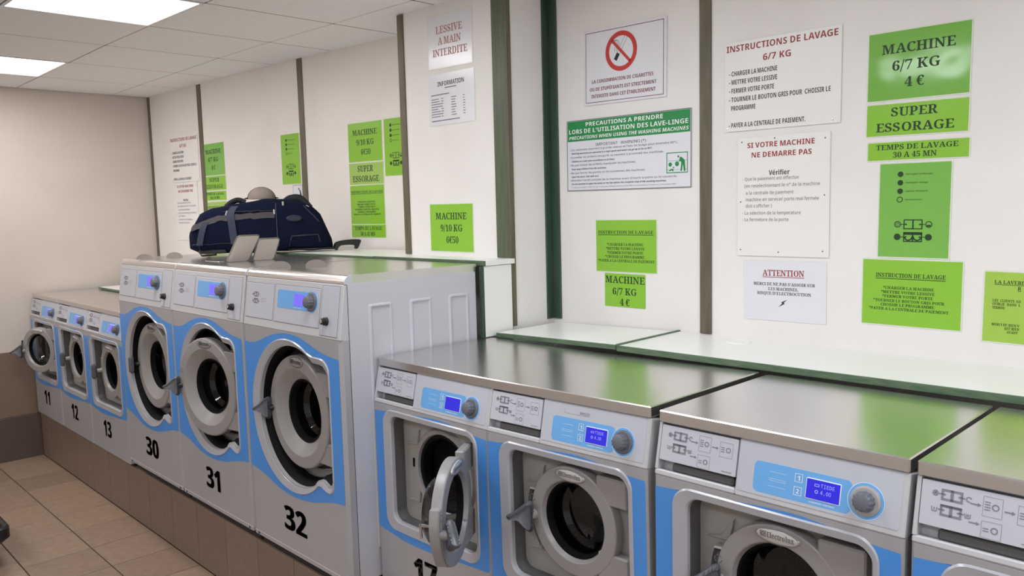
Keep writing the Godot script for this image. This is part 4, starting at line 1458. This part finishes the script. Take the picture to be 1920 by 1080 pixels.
func build_notices() -> void:
	var s: Dictionary
	# --- wall behind the near row
	s = notice("no_smoking_sign", "white sign with red ring crossing out a cigarette", "R", 0.163, 2.153, 0.379, 0.279, -0.8, M.board_bluewhite, 0.005)
	ink_of(s, "maroon_ink").frame(-0.179, -0.131, 0.179, 0.131, 0.0022)
	var c := uv(s, 0.475, 0.335)
	var bk := ink_of(s, "black_ink")
	var dirv := Vector2(0.53, 0.85)
	bk.line(c + dirv * -0.045 + Vector2(-0.003, 0.008), c + dirv * -0.018 + Vector2(-0.003, 0.008), 0.015)
	for e in [-0.0065, 0.0065]:
		var off := dirv.orthogonal().normalized() * float(e) + Vector2(-0.003, 0.008)
		bk.line(c + dirv * -0.018 + off, c + dirv * 0.045 + off, 0.0011)
	bk.ring(c + dirv * 0.045 + Vector2(-0.003, 0.008), 0.0058, 0.007, 12, -0.5, 2.6)
	for k in 2:
		bk.ring(c + Vector2(-0.022 - k * 0.008, 0.028), 0.013, 0.0142, 12, -0.4, 3.0)
		bk.ring(c + Vector2(-0.006 - k * 0.008, 0.008), 0.015, 0.0162, 12, 1.8, 3.6)
	var rd := ink_of(s, "sign_red", 0.0004)
	rd.ring(c, 0.0555, 0.0725, 48)
	rd.line(c + Vector2(-0.044, 0.044), c + Vector2(0.044, -0.044), 0.011)
	put(s, "maroon_ink", "LA CONSOMMATION DE CIGARETTES", "sans_bold", 0.11, 0.855, 0.712, 0.046)
	put(s, "maroon_ink", "OU DE STUPÉFIANTS EST STRICTEMENT", "sans_bold", 0.08, 0.89, 0.815, 0.046)
	put(s, "maroon_ink", "INTERDITE DANS CET ÉTABLISSEMENT", "sans_bold", 0.10, 0.88, 0.908, 0.046)
	finish(s)
	# precautions
	s = notice("precautions_sign", "white precautions sign with green heading band and small pictogram", "R", 0.166, 1.826, 0.573, 0.275, -0.4, M.board_bluewhite, 0.003)
	ink_of(s, "text_grey").frame(-0.2865, -0.1375, 0.2865, 0.1375, 0.003)
	bar(s, "sign_green", 0.008, 0.992, 0.014, 0.295)
	put(s, "text_white", "PRECAUTIONS A PRENDRE", "sans_bold", 0.17, 0.795, 0.095, 0.056, 0.0, 0.0004)
	put(s, "text_white", "LORS DE L'UTILISATION DES LAVE-LINGE", "sans_bold", 0.022, 0.978, 0.187, 0.06, 0.0, 0.0004)
	put(s, "text_white", "PRECAUTIONS WHEN USING THE WASHING MACHINES", "sans_bold", 0.022, 0.978, 0.268, 0.046, 0.22, 0.0004)
	put(s, "text_dark", "IMPORTANT   WARNING (*)", "sans", 0.255, 0.665, 0.38, 0.04)
	var fr := [["- Ces matériels tournent à grande vitesse et l'eau de lavage peut atteindre 90°C.", 0.905, 0.428], ["- Surveiller les enfants lorsqu'ils se tiennent à proximité des machines.", 0.80, 0.535], ["- Ne pas laisser les enfants manipuler les machines.", 0.585, 0.645], ["- Ne pas forcer les portes ou les couvercles des machines.", 0.66, 0.757], ["- Attendre l'arrêt complet de la machine avant d'ouvrir la porte ou le couvercle.", 0.90, 0.862]]
	for l in fr:
		put(s, "text_dark", l[0], "sans", 0.02, l[1], l[2], 0.027)
	var en := [["Washing machines are operated at a high speed and water can go up as far as 90°C.", 0.715, 0.478], ["Children are under your surveillance at all times.", 0.415, 0.59], ["Keep away children from the machines.", 0.345, 0.70], ["Open the doors / lids with care.", 0.28, 0.81], ["Do not attempt to open the doors or the lids before the complete stop of the washing machines.", 0.82, 0.912]]
	for l in en:
		put(s, "text_dark", l[0], "sans_bold", 0.04, l[1], l[2], 0.024, 0.2)
	put(s, "text_grey", "(*) Extrait du décret N° 2008-1156 du 17 Novembre 2008 paru dans le Journal Officiel de la République Française du 19 NOvembre 2008.", "sans", 0.04, 0.89, 0.957, 0.016)
	var gi := ink_of(s, "sign_green")
	var p0 := uv(s, 0.82, 0.81)
	var p1 := uv(s, 0.975, 0.545)
	gi.frame(p0.x, p0.y, p1.x, p1.y, 0.003)
	var pw := p1.x - p0.x
	var ph := p1.y - p0.y
	var q := func(u: float, v: float) -> Vector2: return Vector2(p0.x + u * pw, p0.y + v * ph)
	gi.rect(p0.x, q.call(0, 0.60).y, p1.x, q.call(0, 0.60).y + 0.0008)
	gi.rect(p0.x, q.call(0, 0.16).y, p1.x, q.call(0, 0.16).y + 0.0008)
	gi.disc(q.call(0.18, 0.42), 0.0075, 16)
	gi.disc(q.call(0.5, 0.44), 0.0085, 16)
	gi.disc(q.call(0.56, 0.79), 0.004, 12)
	gi.poly(PackedVector2Array([q.call(0.63, 0.76), q.call(0.72, 0.76), q.call(0.86, 0.60), q.call(0.9, 0.08), q.call(0.82, 0.08), q.call(0.78, 0.42), q.call(0.72, 0.08), q.call(0.66, 0.08), q.call(0.70, 0.52), q.call(0.64, 0.56), q.call(0.52, 0.52), q.call(0.6, 0.58)]))
	gi.disc(q.call(0.34, 0.27), 0.003, 10)
	gi.poly(PackedVector2Array([q.call(0.1, 0.1), q.call(0.2, 0.1), q.call(0.24, 0.16), q.call(0.3, 0.08), q.call(0.34, 0.1), q.call(0.32, 0.22), q.call(0.2, 0.2)]))
	finish(s)
	var five := [["*CHARGER LA MACHINE", 0.19, 0.79, 0.494, 0.05], ["*METTRE VOTRE LESSIVE", 0.17, 0.81, 0.574, 0.05], ["*FERMER VOTRE PORTE", 0.19, 0.79, 0.654, 0.05], ["*CHOISIR LE PROGRAMME", 0.155, 0.81, 0.732, 0.05], ["*PAYER A LA CENTRALE DE PAIEMENT", 0.03, 0.97, 0.812, 0.05]]
	var six := [["*CHARGER LA MACHINE", 0.22, 0.735, 0.446, 0.042], ["*METTRE VOTRE LESSIVE", 0.20, 0.745, 0.513, 0.042], ["*FERMER VOTRE PORTE", 0.215, 0.73, 0.578, 0.042], ["*TOURNER LE BOUTON GRIS POUR", 0.12, 0.84, 0.645, 0.042], ["CHOISIR LE PROGRAMME", 0.20, 0.745, 0.708, 0.042], ["*PAYER A LA CENTRALE DE PAIEMENT", 0.075, 0.885, 0.772, 0.042]]
	how_to_notice("green washing instructions sheet under the precautions sign", "R", 0.161, 1.475, 0.282, 0.197, 0.0, five, [0.04, 0.955, 0.265], "paper_green")
	s = notice("price_notice", "small green price notice just above the short ledge", "R", 0.155, 1.305, 0.191, 0.128, -0.3, M.paper_green, 0.0012, 0.0, "green price notices")
	put(s, GI, "MACHINE", "serif_bold", 0.02, 0.98, 0.285, 0.21)
	put(s, GI, "6/7 KG", "serif_bold", 0.20, 0.79, 0.635, 0.205)
	put(s, GI, "4 €", "serif_bold", 0.38, 0.62, 0.955, 0.205)
	finish(s)
	white_instructions("white board with red heading right of the no smoking sign", "R", 0.779, 2.009, 0.391, 0.290, -0.3)
	white_help("tall white board of small grey lines below the near instruction board", "R", 0.787, 1.646, 0.313, 0.389, -0.1)
	s = notice("electric_shock_notice", "white sheet with red underlined heading and black lightning bolt", "R", 0.796, 1.338, 0.282, 0.197, 0.4, M.paper_white, 0.0012)
	put(s, "red_ink", "ATTENTION", "serif_bold", 0.24, 0.745, 0.25, 0.1)
	bar(s, "red_ink", 0.24, 0.745, 0.265, 0.275)
	put(s, "text_dark", "MERCI DE NE PAS S'ASSOIR SUR", "serif_bold", 0.125, 0.872, 0.41, 0.05)
	put(s, "text_dark", "LES MACHINES,", "serif_bold", 0.31, 0.675, 0.49, 0.05)
	put(s, "text_dark", "RISQUE D'ELECTROCUTION", "serif_bold", 0.17, 0.825, 0.565, 0.05)
	ink_of(s, "black_ink").poly(PackedVector2Array([uv(s, 0.545, 0.635), uv(s, 0.47, 0.685), uv(s, 0.485, 0.70), uv(s, 0.435, 0.765), uv(s, 0.515, 0.705), uv(s, 0.50, 0.69)]))
	finish(s)
	price_notice("large glossy green price notice at the upper right, reading 4 euros", "R", 1.189, 2.009, 0.271, 0.192, -0.5, "6/7 KG", "4 €", "paper_green_deep")
	spin_notice("near green notice of two large words below the glossy price notice", "R", 1.188, 1.856, 0.272, 0.090, -0.8, "paper_green")
	time_notice("near green washing time strip above the big symbols sheet", "R", 1.192, 1.766, 0.271, 0.051, -0.6, "paper_green")
	symbols_notice("near upright green sheet of black detergent symbols", "R", 1.188, 1.594, 0.192, 0.271, -0.5, "paper_green_deep")
	how_to_notice("green washing instructions sheet below the near detergent symbols", "R", 1.184, 1.353, 0.272, 0.193, -0.4, six, [0.14, 0.845, 0.265], "paper_green")
	s = notice("customer_notice", "yellow-green notice cut off by the right edge of the picture", "R", 1.514, 1.328, 0.277, 0.191, -0.8, M.paper_lime, 0.0012, 0.003)
	put(s, GI, "LA LAVERIE", "serif_bold", 0.085, 0.36, 0.165, 0.048)
	bar(s, GI, 0.085, 0.36, 0.175, 0.182)
	put(s, GI, "R", "serif_bold", 0.285, 0.315, 0.245, 0.048)
	bar(s, GI, 0.285, 0.315, 0.255, 0.262)
	for l in [["LES  CLIENTS  SO", 0.075, 0.315, 0.422], ["OUBLIE  DANS  L", 0.075, 0.315, 0.472], ["TERMINE", 0.075, 0.185, 0.525], ["MERCI DE BIEN V", 0.078, 0.315, 0.765], ["EST BIEN", 0.19, 0.315, 0.815], ["AVANT", 0.21, 0.305, 0.865]]:
		put(s, GI, l[0], "serif_bold", l[1], l[2], l[3], 0.036)
	finish(s)
	# --- the column panel
	s = notice("hand_wash_notice", "glossy white notice with faded red lettering at the top of the column", "C", -0.541, 2.323, 0.273, 0.211, -1.2, M.paper_white, 0.0012, 0.003)
	put(s, "faded_red_ink", "LESSIVE", "serif_bold", 0.18, 0.79, 0.345, 0.14)
	put(s, "faded_red_ink", "A MAIN", "serif_bold", 0.23, 0.76, 0.56, 0.14)
	put(s, "faded_red_ink", "INTERDITE", "serif_bold", 0.10, 0.90, 0.78, 0.14)
	finish(s)
	s = notice("information_notice", "white sheet with a small printed table below the hand washing notice", "C", -0.541, 2.088, 0.284, 0.206, 0.0, M.paper_white, 0.0012, 0.003)
	put(s, "text_dark", "INFORMATION", "sans_bold", 0.2, 0.79, 0.23, 0.09)
	var tg := ink_of(s, "text_grey")
	tg.rect(uv(s, 0.36, 0).x, uv(s, 0, 0.285).y, uv(s, 0.62, 0).x, uv(s, 0, 0.265).y)
	bar(s, "text_grey", 0.04, 0.46, 0.385, 0.405)
	for col in [[0.04, 0.26, 0.46, 0.16], [0.27, 0.06, 0.46, 0.06], [0.5, 0.12, 0.46, 0.12], [0.76, 0.05, 0.46, 0.05]]:
		for k in 8:
			var v0 := 0.47 + k * 0.05
			bar(s, "text_grey", col[0], col[0] + col[1] * (0.55 + 0.4 * absf(sin(k * 2.3 + col[0] * 9.0))), v0, v0 + 0.016)
	bar(s, "text_grey", 0.04, 0.68, 0.905, 0.925)
	finish(s)
	price_notice("green 6 euro 50 notice low on the column panel", "C", -0.569, 1.553, 0.277, 0.199, -0.2, "9/10 KG", "6€50", "paper_green")
	# --- panelled wall behind the tall machines
	price_notice("green 6 euro 50 notice left of the column, topmost of its stack", "L", -1.571, 1.997, 0.291, 0.204, -0.5, "9/10 KG", "6€50", "paper_green")
	spin_notice("pale green notice of two large words right of the bag", "L", -1.571, 1.831, 0.294, 0.112, -0.4, "paper_green_pale")
	how_to_notice("green washing instructions sheet right of the bag", "L", -1.572, 1.667, 0.293, 0.205, -0.1, six, [0.03, 0.97, 0.2], "paper_green")
	time_notice("green washing time strip lowest in the stack right of the bag", "L", -1.572, 1.526, 0.295, 0.067, 0.0, "paper_green")
	symbols_notice("green sheet of detergent symbols touching the column's left edge", "L", -1.317, 1.954, 0.182, 0.288, -0.4, "paper_green")
	symbols_notice("green sheet of detergent symbols above the bag", "L", -2.292, 1.949, 0.196, 0.291, -0.3, "paper_green")
	s = notice("pictogram_sign", "small white pictogram half hidden behind the bag", "L", -2.232, 1.72, 0.10, 0.15, 0.0, M.board_bluewhite, 0.0012)
	ink_of(s, "black_ink").frame(-0.05, -0.075, 0.05, 0.075, 0.002)
	var bi := ink_of(s, "text_dark")
	bi.disc(uv(s, 0.62, 0.15), 0.006, 10)
	bi.poly(PackedVector2Array([uv(s, 0.66, 0.18), uv(s, 0.78, 0.2), uv(s, 0.95, 0.5), uv(s, 0.96, 0.8), uv(s, 0.86, 0.8), uv(s, 0.8, 0.5), uv(s, 0.55, 0.42), uv(s, 0.72, 0.36)]))
	bi.disc(uv(s, 0.25, 0.6), 0.011, 12)
	finish(s)
	white_instructions("far white instruction board beside the batten near the end wall", "L", -3.644, 2.031, 0.417, 0.321, -0.3)
	white_help("far white help board below it, partly hidden behind the bag", "L", -3.655, 1.663, 0.346, 0.41, 0.3)
	price_notice("far green 4 euro notice, topmost of the stack left of the bag", "L", -3.23, 2.003, 0.294, 0.210, 0.0, "6/7 KG", "4 €", "paper_green_deep")
	spin_notice("far green notice of two large words left of the bag", "L", -3.231, 1.845, 0.296, 0.092, 0.0, "paper_green")
	time_notice("far green washing time strip just above the bag's left end", "L", -3.236, 1.761, 0.299, 0.059, 0.0, "paper_green")
	how_to_notice("far green instructions sheet mostly hidden behind the bag", "L", -3.239, 1.62, 0.301, 0.20, 0.6, six, [0.03, 0.97, 0.2], "paper_green_pale")

# ------------------------------------------------------------------ bag, cap, cart
func bag_top(s: float) -> float:
	var k := [[0.0, 0.10], [0.02, 0.165], [0.06, 0.205], [0.12, 0.232], [0.22, 0.250], [0.36, 0.272], [0.47, 0.272], [0.55, 0.255], [0.595, 0.236], [0.635, 0.200], [0.668, 0.150], [0.688, 0.10], [0.70, 0.03]]
	for i in k.size() - 1:
		if s <= k[i + 1][0]:
			return lerpf(k[i][1], k[i + 1][1], (s - k[i][0]) / (k[i + 1][0] - k[i][0]))
	return k[-1][1]

func bag_half(s: float) -> float:
	var e := minf(s / 0.06, (0.70 - s) / 0.08)
	return 0.125 * sqrt(clampf(1.0 - pow(1.0 - clampf(e, 0.0, 1.0), 2.0), 0.02, 1.0)) * (1.0 - 0.12 * smoothstep(0.4, 0.7, s))

func bag_point(s: float, a: float) -> Vector3:
	# a point of the bag's skin at length s and angle a round its section
	var top := bag_top(s)
	var low := 0.004 + 0.05 * (1.0 - clampf(s / 0.05, 0.0, 1.0)) * 0.6
	var cy := (top + low) * 0.5
	var hy := (top - low) * 0.5
	var hz := bag_half(s)
	var ca := cos(a)
	var sa := sin(a)
	var ex := 2.0 / 3.2
	var wob := 1.0 + 0.012 * sin(s * 41.0 + a * 3.0) + 0.01 * sin(s * 23.0 - a * 5.0)
	return Vector3(s, cy + hy * signf(sa) * pow(absf(sa), ex) * wob, hz * signf(ca) * pow(absf(ca), ex) * wob)

func bag_skin(s: float, y: float, out := 0.002) -> Vector3:
	# the point of the near side at length s and height y
	var best := bag_point(s, 0.0)
	var bd := 9.0
	for k in 60:
		var p := bag_point(s, -PI / 2.0 + PI * k / 59.0)
		if absf(p.y - y) < bd:
			bd = absf(p.y - y)
			best = p
	return best + Vector3(0, 0, out)

func ribbon(pts: Array, w: Vector3, thick: float) -> ArrayMesh:
	# webbing: a flat band along pts, w is its half width vector
	var st := begin()
	for i in pts.size() - 1:
		var a: Vector3 = pts[i]
		var b: Vector3 = pts[i + 1]
		var n := (b - a).cross(w).normalized() * thick
		if n.z < 0.0:
			n = -n
		quad_n(st, a - w + n, a + w + n, b + w + n, b - w + n, n)
		quad_n(st, a - w, a + w, b + w, b - w, -n)
		quad_n(st, a - w, a - w + n, b - w + n, b - w, -w)
		quad_n(st, a + w, a + w + n, b + w + n, b + w, w)
	return done(st)

func build_bag() -> void:
	var a := Vector3(0.455, 0.0, -0.8905).normalized()
	var zc := Vector3(-a.z, 0.0, a.x).normalized()          # towards the camera
	var t := thing("travel_bag", "navy blue wheeled travel bag lying across the tall washing machines", "bag", Vector3.ZERO)
	var corner := Vector3(-1.845, 1.4345, -0.105) - a * 0.045
	t.transform = Transform3D(Basis(a, Vector3.UP, zc), corner - zc * 0.115)
	var st := begin(true)
	var loops := []
	var n := 40
	for i in 37:
		var s := 0.70 * i / 36.0
		s = 0.35 - 0.35 * cos(PI * i / 36.0) if i in [1, 2, 34, 35] else s
		var l := PackedVector3Array()
		for k in n:
			l.append(bag_point(s, TAU * k / n))
		loops.append(l)
	loft(st, loops, true, true)
	for e in [0, 36]:
		var l: PackedVector3Array = loops[e]
		var c := Vector3.ZERO
		for v in l:
			c += v / n
		for k in n:
			tri_n(st, c, l[k], l[(k + 1) % n], Vector3.LEFT if e == 0 else Vector3.RIGHT)
	part("body", done(st), M.navy_cloth, t)
	# grey zip band along the upper side, and the dark lid above it at the left
	var up := []
	var lo := []
	for i in 25:
		var s := 0.012 + 0.40 * i / 24.0
		var y := lerpf(0.132, 0.178, smoothstep(0.0, 0.16, s)) + 0.012 * smoothstep(0.1, 0.4, s)
		lo.append(bag_skin(s, y - 0.012, 0.0025))
		up.append(bag_skin(s, y + 0.016, 0.0025))
	st = begin(true)
	for i in 24:
		quad_n(st, lo[i], lo[i + 1], up[i + 1], up[i], Vector3.BACK)
	part("zip_band", done(st), M.bag_grey_band, t)
	var zip := []
	for i in 20:
		var s := 0.17 + 0.24 * i / 19.0
		zip.append(bag_skin(s, 0.212, 0.003))
	part("zip", tube_mesh(zip, 0.0035, 6), M.navy_dark, t)
	for e in [[0.185, 0.205], [0.41, 0.203]]:
		part("zip_pull", box_mesh(Vector3(0.008, 0.026, 0.005), 0.002), M.chrome, t, bag_skin(e[0], e[1], 0.007)).rotation.z = -0.4 if e[0] < 0.3 else 0.05
	part("zip_pull", box_mesh(Vector3(0.009, 0.022, 0.005), 0.002), M.chrome, t, bag_skin(0.455, 0.245, 0.008))
	part("zip_pull", box_mesh(Vector3(0.018, 0.006, 0.005), 0.002), M.chrome, t, bag_skin(0.575, 0.23, 0.006)).rotation.z = -0.5
	# seams
	for e in [[0.42, 0.03, 0.25], [0.555, 0.15, 0.235]]:
		var pts := []
		for i in 14:
			var y: float = lerpf(e[1], e[2], i / 13.0)
			pts.append(bag_skin(e[0] + (0.0 if e[0] < 0.5 else 0.075 * (1.0 - i / 13.0)), y, 0.001))
		part("seam", tube_mesh(pts, 0.0018, 5), M.seam_grey, t)
	var hs := []
	for i in 20:
		hs.append(bag_skin(0.02 + 0.39 * i / 19.0, 0.055, 0.001))
	part("seam", tube_mesh(hs, 0.002, 5), M.navy_dark, t)
	# shoulder straps
	var s1 := []
	for q in smooth_curve([[0.085, 0.165], [0.068, 0.11], [0.052, 0.05]].map(func(e): return bag_skin(e[0], e[1], 0.006)), 4):
		s1.append(q)
	part("strap", ribbon(s1, Vector3(0.014, 0, 0), 0.002), M.navy_strap, t)
	var s0 := smooth_curve([bag_skin(0.052, 0.05, 0.006), Vector3(0.058, 0.006, 0.135), Vector3(0.085, 0.004, 0.14), Vector3(0.13, 0.005, 0.132)], 5)
	part("strap", ribbon(s0, Vector3(0.0, 0.004, 0.006), 0.002), M.navy_dark, t)
	var s2 := []
	for q in smooth_curve([[0.225, 0.238], [0.205, 0.205], [0.208, 0.14], [0.215, 0.05]].map(func(e): return bag_skin(e[0], e[1], 0.006)), 4):
		s2.append(q)
	part("strap", ribbon(s2, Vector3(0.017, 0, 0), 0.002), M.navy_strap, t)
	# loop handle, top loops, side pull
	var lp := smooth_curve([Vector3(0.18, 0.236, -0.02), Vector3(0.205, 0.258, -0.03), Vector3(0.24, 0.270, -0.04), Vector3(0.275, 0.258, -0.04)], 6)
	part("top_handle", tube_mesh(lp, 0.006, 8, 0.014), M.navy_dark, t)
	var lp2 := smooth_curve([Vector3(0.475, 0.255, 0.0), Vector3(0.50, 0.270, -0.005), Vector3(0.545, 0.268, -0.005), Vector3(0.59, 0.218, 0.0)], 6)
	part("top_handle", tube_mesh(lp2, 0.008, 8, 0.022), M.navy_dark, t)
	st = begin(true)
	lathe(st, [Vector2(0.0, 0.012), Vector2(0.018, 0.011), Vector2(0.024, 0.004), Vector2(0.025, -0.004)], 0, 0, 20)
	var sp := part("side_grip", done(st), M.navy_pipe, t, bag_skin(0.505, 0.175, 0.0))
	sp.scale = Vector3(1.6, 0.7, 1.0)
	part("foot_skid", box_mesh(Vector3(0.13, 0.02, 0.03), 0.006), M.black_plastic, t, Vector3(0.11, 0.018, 0.095))
	for e in [[0.475, 0.03, 0.49, 0.082], [0.49, 0.082, 0.62, 0.086], [0.62, 0.086, 0.628, 0.05]]:
		part("pocket_piping", tube_mesh([bag_skin(e[0], e[1], 0.001), bag_skin(e[2], e[3], 0.001)], 0.004, 6), M.navy_pipe, t)
	# telescopic handle lying on the ledge
	for dz in [-0.05, 0.05]:
		part("handle_tube", tube_mesh([Vector3(0.47, 0.014, dz + 0.04), Vector3(0.705, 0.012, dz + 0.04)], 0.0055, 8), M.black_plastic, t)
	var gp := PackedVector2Array()
	for q in smooth_curve([Vector2(-0.07, -0.012), Vector2(-0.058, -0.014), Vector2(-0.038, 0.008), Vector2(0.030, 0.008), Vector2(0.034, -0.010), Vector2(0.048, -0.011), Vector2(0.062, 0.012), Vector2(0.066, 0.034), Vector2(0.02, 0.038), Vector2(-0.04, 0.033), Vector2(-0.066, 0.024), Vector2(-0.074, 0.004), Vector2(-0.07, -0.012)], 4):
		gp.append(q)
	gp.remove_at(gp.size() - 1)
	st = begin()
	prism(st, gp, -0.012, 0.012, 0.004)
	var g := part("handle_grip", done(st), M.black_plastic, t, Vector3(0.775, 0.0145, 0.04))
	g.rotation.y = 0.12

func build_cap() -> void:
	var a := Vector3(0.455, 0.0, -0.8905).normalized()
	var zc := Vector3(-a.z, 0.0, a.x).normalized()
	var t := thing("cloth_cap", "greyish brown cloth cap resting on top of the navy bag", "cap")
	var corner := Vector3(-1.845, 1.4345, -0.105) - a * 0.045 - zc * 0.115
	t.transform = Transform3D(Basis(a, Vector3.UP, zc), corner + a * 0.355 + Vector3.UP * 0.2735 - zc * 0.035)
	var st := begin(true)
	var loops := []
	for i in 10:
		var f := float(i) / 9.0
		var r := 0.068 * cos(f * PI / 2.0 * 0.985)
		var l := PackedVector3Array()
		for k in 28:
			l.append(Vector3(cos(TAU * k / 28) * r, 0.060 * sin(f * PI / 2.0), sin(TAU * k / 28) * r * 0.9))
		loops.append(l)
	loft(st, loops, true, true)
	part("crown", done(st), M.cap_grey, t)
	var arc := []
	for k in 21:
		var b := PI * k / 20.0
		arc.append(Vector3(cos(b) * 0.0695, 0.0615 * sin(b) - 0.001, -0.004))
	part("piping", tube_mesh(arc, 0.0022, 6), M.cap_dark, t)
	st = begin(true)
	var br := []
	for e in [[0.062, 0.002, 1.0], [0.105, -0.006, 1.0], [0.105, -0.010, 1.0], [0.062, -0.003, 1.0]]:
		var l := PackedVector3Array()
		for k in 17:
			var b := PI + PI * k / 16.0
			l.append(Vector3(cos(b) * e[0] * 0.8, e[1] + 0.012, sin(b) * e[0]))
		br.append(l)
	loft(st, br, false)
	part("peak", done(st), M.cap_dark, t)

func build_cart() -> void:
	# the corner of a low black plastic stand at the left edge of the picture
	var t := thing("plastic_stand", "black plastic stand corner with raised rim at the left edge", "stand", Vector3(-2.24, 0.0, 0.70))
	var st := begin()
	var o := rrect(-0.62, -0.55, 0.0, 0.0, 0.05, 6)
	var o2 := rrect(-0.61, -0.54, -0.01, -0.01, 0.045, 6)
	var i1 := rrect(-0.595, -0.525, -0.025, -0.025, 0.035, 6)
	var i2 := rrect(-0.58, -0.51, -0.04, -0.04, 0.03, 6)
	var b := rrect(-0.585, -0.515, -0.035, -0.035, 0.04, 6)
	loft(st, [lift(i2, 0.17), lift(i1, 0.195), lift(o2, 0.2), lift(o, 0.192), lift(o, 0.145), lift(b, 0.11)])
	cap(st, i2, 0.17, Vector3.BACK)
	cap(st, b, 0.11, Vector3.FORWARD)
	var y := part("tray", done(st), M.black_plastic, t)
	y.rotation.x = -PI / 2.0
	for e in [[-0.325, 0.045], [-0.54, 0.075], [-0.28, 0.46], [-0.54, 0.46]]:
		part("leg", lathe_mesh([Vector2(0.0, 0.113), Vector2(0.042, 0.113), Vector2(0.04, 0.03), Vector2(0.036, 0.006), Vector2(0.028, 0.0), Vector2(0.0, 0.0)], 0, 0, 24), M.black_plastic, t, Vector3(e[0], 0, e[1])).rotation.x = -PI / 2.0

func _ready() -> void:
	setup_view()
	make_materials()
	build_room()
	build_machines()
	build_notices()
	build_bag()
	build_cap()
	build_cart()
